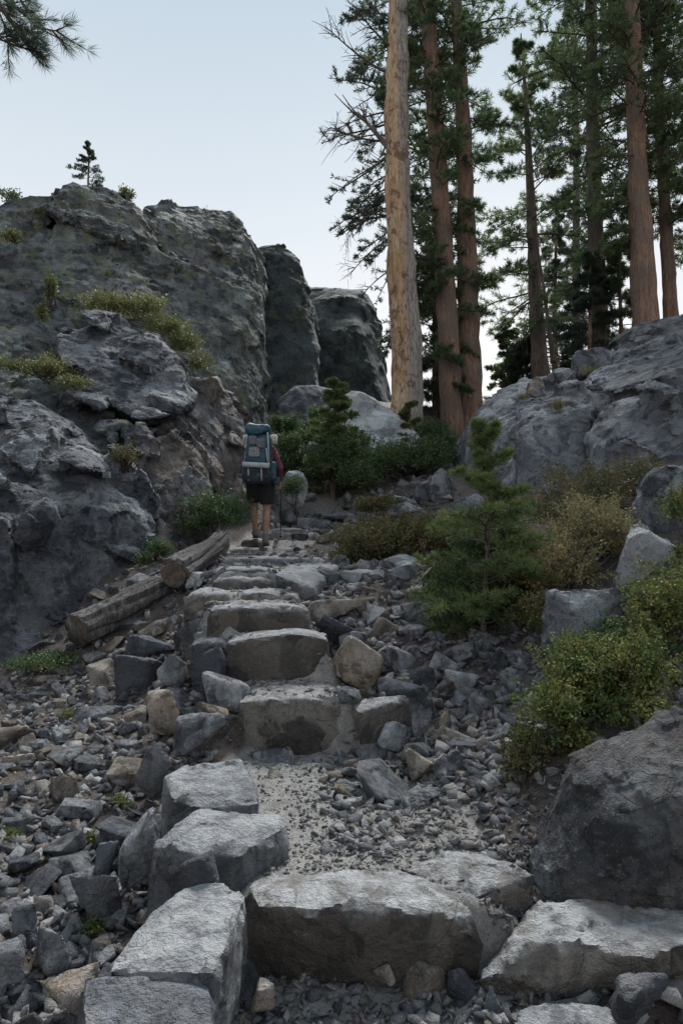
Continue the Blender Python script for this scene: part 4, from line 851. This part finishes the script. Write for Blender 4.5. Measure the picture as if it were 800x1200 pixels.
# pine at the left whose bough reaches into the top left corner
ob = np.array([-5.2, 5.4, gz(-5.2,5.4)-.2]); ot = ob+np.array([.2,0,11.])
pn = thing('pine_tree', 'pine outside the left edge whose thin dark bough hangs into the top left corner', 'tree', ob)
V, Q = tube(np.linspace(0,1,20)[:,None]*(ot-ob), np.linspace(.24,.09,20), 14, .1, 3); link('trunk', quads_to_mesh('trunk', V, Q), M['bark_grey'], pn)
g = np.random.default_rng(44); parts = []; TPp, TDd = [], []
def bough(p0, pts, r, tw=12, tl=.45):
    Pp = np.array([at(*q) for q in pts]); Pp = np.concatenate([[p0], Pp]); tt = np.linspace(0, len(Pp)-1, 24); C_ = np.stack([np.interp(tt, range(len(Pp)), Pp[:,k]) for k in range(3)], 1)
    parts.append(tube(C_-ob, np.linspace(r, r*.2, 24), 7, .05, 2))
    dirn = norm(C_[-1]-C_[-8])
    for i in range(tw):
        q = C_[g.integers(9,24)]; d = norm(dirn+g.normal(size=3)*.5+np.array([.25,0,-.1])); l2 = tl*g.uniform(.4,1); cv = curve(q, d, l2, (.05,0,.06), 7); parts.append(tube(cv-ob, np.linspace(.007,.0025,7), 5, 0, 0, False))
        for s in (.55,.8,1.):
            k = int(s*6); TPp.append(cv[k]); TDd.append(norm(d+np.array([0,0,.2])) )
    TPp.append(C_[-1]); TDd.append(dirn)
o1 = ob+(ot-ob)*.62
bough(o1, [(-60,-80,5.2),(0,5,5.0),(22,38,5.0),(34,56,5.0)], .035, 7, .2)
bough(ob+(ot-ob)*.68, [(-60,-60,5.3),(0,-5,5.2),(30,18,5.2),(45,33,5.2),(66,36,5.2)], .02, 9, .24)
bough(ob+(ot-ob)*.55, [(-60,30,5.1),(-10,42,5.0),(25,56,5.0),(50,58,5.0)], .014, 7, .17)
bough(ob+(ot-ob)*.60, [(-60,-30,5.1),(-5,5,5.0),(6,30,5.0),(10,52,5.0)], .016, 9, .2)
bough(ob+(ot-ob)*.66, [(-60,-40,5.2),(0,5,5.1),(18,30,5.1),(48,46,5.1)], .016, 12, .2)
bough(ob+(ot-ob)*.72, [(-60,-90,5.4),(0,-30,5.3),(20,-8,5.3),(28,8,5.3)], .02, 8, .22)
link('branches', tubes_mesh('branches', parts), M['twig'], pn)
V, Fq = blades(np.array(TPp), np.array(TDd), 26, .12, .0018, .55, g, .6); link('crown', mesh_np('crown', V-ob, Fq), M['needle_dark'], pn)
# upper crown of the same tree, above the frame
parts2=[]; TP2=[];TD2=[]
for i in range(40):
    f = .6+.4*i/40; c = ob+(ot-ob)*f; az = g.uniform(1.8,5.2); L_ = 1.6*(1.15-f)+.5; w, tp_, td = LT[g.integers(12)]; ca, sa = math.cos(az), math.sin(az); Rm = np.array([[ca,-sa,0],[sa,ca,0],[0,0,1]])
    for pl, k in w: parts2.append(tube(c+(pl@Rm.T)*L_-ob, np.linspace(.02*k+.003,.004,len(pl)), 4, 0, 0, False))
    TP2.append(c+(tp_@Rm.T)*L_); TD2.append(td@Rm.T)
link('branches', tubes_mesh('branches', parts2), M['twig'], pn); V, Fq = blades(np.concatenate(TP2), np.concatenate(TD2), 9, .13, .005, .6, g); link('crown', mesh_np('crown', V-ob, Fq), M['needle_dark'], pn)

# ------------------------------------------------------------------ hiker
def ball(c, r, sc=(1,1,1), n=16):
    u = np.linspace(0, math.pi, n); v = np.arange(n*2)/(n*2)*2*math.pi; V = []; Q = []
    for a_ in u:
        for b_ in v: V.append((math.sin(a_)*math.cos(b_), math.sin(a_)*math.sin(b_), math.cos(a_)))
    for i in range(n-1):
        for j in range(2*n): Q.append((i*2*n+j, (i+1)*2*n+j, (i+1)*2*n+(j+1)%(2*n), i*2*n+(j+1)%(2*n)))
    V = np.array(V)*r*np.array(sc)+np.array(c); return V, np.array(Q)
def cap(pts, rads, n=16):
    P = np.array(pts, float); t = np.arange(len(P)); tt = np.linspace(0, len(P)-1, (len(P)-1)*14+1)
    C_ = np.stack([np.interp(tt, t, P[:,k]) for k in range(3)],1); r = np.interp(tt, t, rads); parts = []
    for c, q in zip(C_, r): parts.append(ball(c, q, n=8))
    return parts
def solid(parts, voxel, sm=4):
    V, Q = join(parts); 
    V = np.asarray(V); m = bpy.data.meshes.new('t'); m.from_pydata(V.tolist(), [], [q[:3] if q[3]==q[2] else q for q in Q.tolist()]); bm = bmesh.new(); bm.from_mesh(m)
    bmesh.ops.remove_doubles(bm, verts=bm.verts, dist=1e-6); bmesh.ops.triangulate(bm, faces=bm.faces); bmesh.ops.recalc_face_normals(bm, faces=bm.faces); bm.verts.index_update()
    V = np.array([v.co[:] for v in bm.verts]); T = np.array([[v.index for v in f.verts] for f in bm.faces]); bm.free(); bpy.data.meshes.remove(m)
    me, co, no = remesh(V, T, voxel, sm); finish(me, co, 80); return me
HY, HX = 9.78, (305-400)/F*9.78; HZ0 = 1.604
hk = thing('person', 'hiker seen from behind, black shorts and maroon sleeves, climbing under a blue backpack', 'person', (HX, HY, HZ0))
rl = [(.085,0,.90),(.088,.045,.50),(.075,-.02,.10)]; ll = [(-.085,0,.90),(-.105,.20,.58),(-.10,.20,.215)]
body = cap(rl[:2],(.088,.056))+cap([rl[1],(.086,-.01,.36),rl[2]],(.052,.056,.033))+cap([rl[2],(.085,.11,.045)],(.036,.03))
body += cap(ll[:2],(.088,.056))+cap([ll[1],(-.103,.16,.45),ll[2]],(.052,.056,.033))+cap([ll[2],(-.11,.32,.16)],(.036,.03))
body += cap([(0,0,.92),(0,.0,1.05),(0,.03,1.25),(0,.05,1.38)],(.12,.11,.13,.11))+[ball((-.10,.04,1.36),.075),ball((.10,.04,1.36),.075),ball((-.06,0,.90),.105),ball((.06,0,.90),.105)]
body += cap([(0,.06,1.42),(0,.09,1.52)],(.055,.052))
hc_ = (0,.115,1.60)
body += [ball(hc_,.098,(.80,1.0,1.15)), ball((0,.14,1.545),.068,(.85,1,.9)), ball((0,.222,1.585),.016,(.8,1.2,1.5)), ball((0,.20,1.53),.024,(1.3,.8,.5)), ball((.083,.11,1.59),.020,(.5,1,1.5)), ball((-.083,.11,1.59),.020,(.5,1,1.5))]
ra = [(.17,.04,1.38),(.275,.03,1.12),(.255,.20,.93)]; la = [(-.17,.04,1.38),(-.26,.10,1.12),(-.20,.32,1.10)]
for A_p, sgn in ((ra,1),(la,-1)):
    A_p = np.array(A_p); body += cap(A_p,(.048,.038,.027))
    d = norm(A_p[2]-A_p[1]); pm = A_p[2]+d*.05; body += cap([A_p[2], pm],(.026,.032))
    side = norm(np.cross(d,[0,0,1.])+1e-6); upv = np.cross(side, d)
    for i, (w_, ln) in enumerate(((-.027,.040),(-.009,.048),(.009,.045),(.027,.036))):
        b0 = pm+side*w_+d*.02; b1 = b0+d*ln*.7; b2 = b1-upv*ln*.7; b3 = b2-d*ln*.5; body += cap([b0,b1,b2,b3],(.010,.009,.0085,.008))
    th = pm-side*sgn*.028; body += cap([th-d*.02, th-side*sgn*.02+d*.01-upv*.02, th+d*.03-upv*.035],(.012,.010,.009))
link('body', solid(body, .0075, 9), simple('skin', (.33,.20,.155), .55, .12, 12), hk)
def cloth(name, parts, mat, vox=.009): return link(name, solid(parts, vox, 5), mat, hk)
fab = simple('black_cloth', (.012,.012,.015), .9, .3, 25, bump=.01); maroon = simple('maroon_cloth', (.13,.035,.055), .9, .25, 20, bump=.015)
def cone(p0, p1, r0, r1, n=24): return tube(np.array([p0,p1],float), [r0,r1], n)
cloth('shorts', [cone((.088,0,.93),(.095,.035,.60),.125,.105), cone((-.088,0,.93),(-.105,.14,.66),.125,.105), ball((0,0,.93),.165,(1,.85,.75)), cone((0,0,.9),(0,.01,1.06),.155,.14)], fab)
cloth('shirt', cap([(0,0,1.03),(0,.02,1.15),(0,.03,1.27),(0,.05,1.37)],(.145,.14,.155,.12))+[ball((-.11,.04,1.36),.088),ball((.11,.04,1.36),.088)]+cap([(.15,.04,1.38),ra[1],(.258,.17,.965)],(.066,.056,.040))+cap([(-.15,.04,1.38),la[1],(-.21,.28,1.105)],(.066,.056,.040)), maroon)
cloth('hair', [ball((0,.085,1.63),.100,(.84,1.0,1.05)), ball((0,.03,1.56),.055,(1.1,.7,1.5))], simple('brown_hair', (.06,.035,.02), .7, .4, 60))
for p, s in ((rl[2],1),(ll[2],-1)):
    p = np.array(p); z0 = p[2]-.10; dz = .0
    sh = link('shoe', solid([ball(p+(0,-.005,-.03),.050,(1,1.1,1)), ball(p+(.003,.06,-.058),.050,(.95,1.5,.75)), ball(p+(.006,.13,-.07),.045,(1,1.2,.65))], .008, 3), simple('trail_shoe', (.13,.115,.105), .85, .4, 30), hk)
    so = link('sole', solid([ball(p+(0,-.02,-.093),.05,(.95,1.,.26)), ball(p+(.003,.05,-.093),.05,(.95,1.7,.26)), ball(p+(.006,.125,-.09),.05,(.95,1.2,.24))], .007, 2), simple('rubber_sole', (.03,.03,.03), .9), sh)
    link('sock', solid(cap([p+(0,0,.0), p+(0,.005,.075)],(.041,.042)), .008, 2), simple('grey_sock', (.16,.16,.165), .9, .2, 40), hk)
# backpack
bk = thing('backpack', 'large blue hiking backpack with a white roll strapped on, worn by the hiker', 'backpack', (HX, HY, HZ0+.85))
def rbox(c, s, bev, sub=2, taper=0, name='b', noise=.0):
    bm = bmesh.new(); bmesh.ops.create_cube(bm, size=1); 
    for v in bm.verts:
        k = 1+taper*v.co.z; v.co = Vector((v.co.x*s[0]*k, v.co.y*s[1]*k, v.co.z*s[2]))
    bmesh.ops.bevel(bm, geom=bm.edges[:]+bm.verts[:], offset=bev, segments=4, profile=.5, affect='EDGES'); bmesh.ops.triangulate(bm, faces=bm.faces[:]); bmesh.ops.subdivide_edges(bm, edges=[e for e in bm.edges if e.calc_length() > .04], cuts=3, use_grid_fill=True)
    m = bpy.data.meshes.new(name); bm.to_mesh(m); bm.free()
    co = np.array([v.co[:] for v in m.vertices]); nn = np.array([v.normal[:] for v in m.vertices])
    if noise: co = co+nn*(noise*fbm(co*9, 3, 5))[:,None]
    m.vertices.foreach_set('co', (co+np.array(c)).astype(np.float32).ravel()); m.polygons.foreach_set('use_smooth', np.ones(len(m.polygons), bool)); m.update(); return m
blue = simple('blue_nylon', (.020,.062,.10), .6, .35, 14, bump=.02); teal = simple('teal_nylon', (.024,.082,.118), .6, .35, 14, bump=.02); gmesh = simple('grey_mesh', (.13,.135,.16), .8, .4, 60); wht = simple('white_strap', (.42,.44,.47), .7, .15, 20); dk = simple('dark_nylon', (.02,.028,.036), .8, .3, 20)
link('main_bag', rbox((0,-.20,.40),(.36,.27,.66),.09,taper=-.12,noise=.035), blue, bk)
link('lid', rbox((0,-.20,.765),(.33,.29,.15),.068,noise=.03), teal, bk)
link('front_pocket', rbox((-.005,-.335,.47),(.26,.08,.36),.038,taper=-.15,noise=.03), teal, bk)
link('pouch', rbox((.050,-.385,.56),(.11,.06,.14),.028,noise=.012), gmesh, bk); link('pouch', rbox((-.060,-.385,.60),(.11,.06,.13),.028,noise=.012), gmesh, bk); link('pouch', rbox((-.04,-.375,.44),(.15,.05,.14),.024,noise=.01), simple('faded_pouch', (.22,.22,.25), .8, .3, 30), bk)
link('lower_bag', rbox((-.01,-.21,.12),(.39,.27,.21),.07,noise=.028), dk, bk)
link('side_pocket', rbox((.20,-.17,.20),(.09,.17,.26),.03,noise=.01), teal, bk); link('side_pocket', rbox((-.20,-.17,.22),(.08,.17,.26),.03,noise=.01), blue, bk)
link('belt_pocket', rbox((.235,-.05,.075),(.10,.12,.11),.03), blue, bk)
rl_ = link('sleeping_mat', tubes_mesh('sleeping_mat', [tube(np.array([(-.20,-.375,.275),(.17,-.375,.255)]), [.038,.038], 20, .04, 2)]), wht, bk)
link('foam_roll', tubes_mesh('foam_roll', [tube(np.array([(-.225,-.11,.66),(.25,-.11,.655)]), [.062,.070], 24, .03, 2)]), simple('cream_foam', (.50,.50,.45), .8, .1, 15), bk)
for (x0,z0,x1,z1,y) in ((-.14,.72,-.175,.33,-.33),(.14,.72,.165,.30,-.34),(.125,.5,.15,.30,-.37)):
    link('strap', tubes_mesh('strap', [tube(np.array([(x0,y+.01,z0),((x0+x1)/2,y-.015,(z0+z1)/2),(x1,y,z1)]), .009, 8)]), wht, bk)
for x in (-.12,.06): link('strap', tubes_mesh('strap', [tube(np.array([(x,-.37,.30),(x,-.415,.265),(x,-.385,.2),(x,-.355,.05)]), .010, 8)]), wht, bk)
for s in (-1,1): link('shoulder_strap', tubes_mesh('shoulder_strap', [tube(np.array([(s*.10,-.08,.60),(s*.11,.06,.63),(s*.12,.17,.52),(s*.13,.18,.35),(s*.15,.10,.15),(s*.13,-.08,.08)]), .022, 8)]), dk, bk)
link('hanging_strap', tubes_mesh('hanging_strap', [tube(np.array([(-.20,-.2,.1),(-.24,-.22,-.02),(-.215,-.2,-.12)]), .008, 6)]), dk, bk)
# trekking pole
h0 = np.array([HX+.27, HY+.27, HZ0+.95]); f0 = np.array([HX+.24, HY+.56, 0]); f0[2] = gz(f0[0], f0[1])+.01
f0[2] = max(f0[2], 1.70)
tpz = thing('trekking_pole', 'thin dark trekking pole in the right hand of the hiker', 'pole', f0)
link('shaft', tubes_mesh('shaft', [tube(np.array([np.zeros(3), h0-f0]), [.006,.010], 8)]), simple('pole_metal', (.03,.03,.035), .4, metal=.6), tpz)
link('grip', tubes_mesh('grip', [tube(np.array([(h0-f0)*.86, (h0-f0)*1.05]), [.016,.019], 10)]), simple('cork_grip', (.25,.17,.10), .9, .3, 40), tpz)
link('basket', tubes_mesh('basket', [tube(np.array([(h0-f0)*.05, (h0-f0)*.058]), [.03,.03], 14)]), simple('pole_basket', (.03,.03,.03), .8), tpz)

# ------------------------------------------------------------------ light, sky, camera
scene.render.engine = 'CYCLES'; scene.cycles.max_bounces = 4; scene.cycles.diffuse_bounces = 3
w = bpy.data.worlds.new('World'); scene.world = w; w.use_nodes = True; nt = w.node_tree; nt.nodes.clear(); k = NB(nt)
SE, SA = 24, 12      # soft glow of a sun behind the ridge: elevation, degrees right of straight ahead
sky = k.n('TexSky'); sky.sky_type = 'NISHITA'; sky.sun_disc = False; sky.sun_elevation = R(SE); sky.sun_rotation = R(SA); sky.dust_density = 1.5; sky.altitude = 2000
tc = k.n('TexCoord'); sx = k.n('SeparateXYZ'); k.l(tc.outputs['Generated'], sx.inputs[0])
zf = sx.outputs[2]; yf = sx.outputs[1]
cr = k.n('ValToRGB'); e_ = cr.color_ramp.elements; e_[0].position = 0; e_[0].color = (6.5,5.5,4.9,1); e_[1].position = 1; e_[1].color = (2.1,2.75,3.3,1)
for p, c in ((.25,(5.35,5.2,5.2,1)), (.42,(4.35,4.65,4.87,1)), (.62,(3.25,3.85,4.3,1))): x = e_.new(p); x.color = c
k.l(zf, cr.inputs[0])
back = k.ramp(yf, -.6, .5, .8, 1.)
grad = k.mix(1., cr.outputs[0], back, 'MULTIPLY')
col = k.mix(.92, sky.outputs[0], grad)
bg = k.n('Background'); bg.inputs[1].default_value = .050; k.l(col, bg.inputs[0]); wo = k.n('OutputWorld'); k.l(bg.outputs[0], wo.inputs[0])
sun = bpy.data.lights.new('sun', 'SUN'); sun.energy = 2.3; sun.angle = R(22); sun.color = (1,.985,.96)
so_ = bpy.data.objects.new('sun', sun); COL.objects.link(so_)
SEL = 48
dv = Vector((math.sin(R(SA))*math.cos(R(SEL)), math.cos(R(SA))*math.cos(R(SEL)), math.sin(R(SEL)))); so_.rotation_euler = (-dv).to_track_quat('-Z','Y').to_euler()
cam = bpy.data.cameras.new('camera'); co_ = bpy.data.objects.new('camera', cam); COL.objects.link(co_); scene.camera = co_
cam.sensor_fit = 'VERTICAL'; cam.sensor_height = 36; cam.lens = 24; cam.shift_y = (HZ-600)/1200; cam.clip_end = 3000; cam.clip_start = .05
co_.location = (0,0,ZC); co_.rotation_euler = (R(90),0,0)
vs = scene.view_settings; vs.view_transform = 'Standard'; vs.look = 'None'; vs.exposure = 1.88; vs.gamma = 1; vs.use_curve_mapping = False
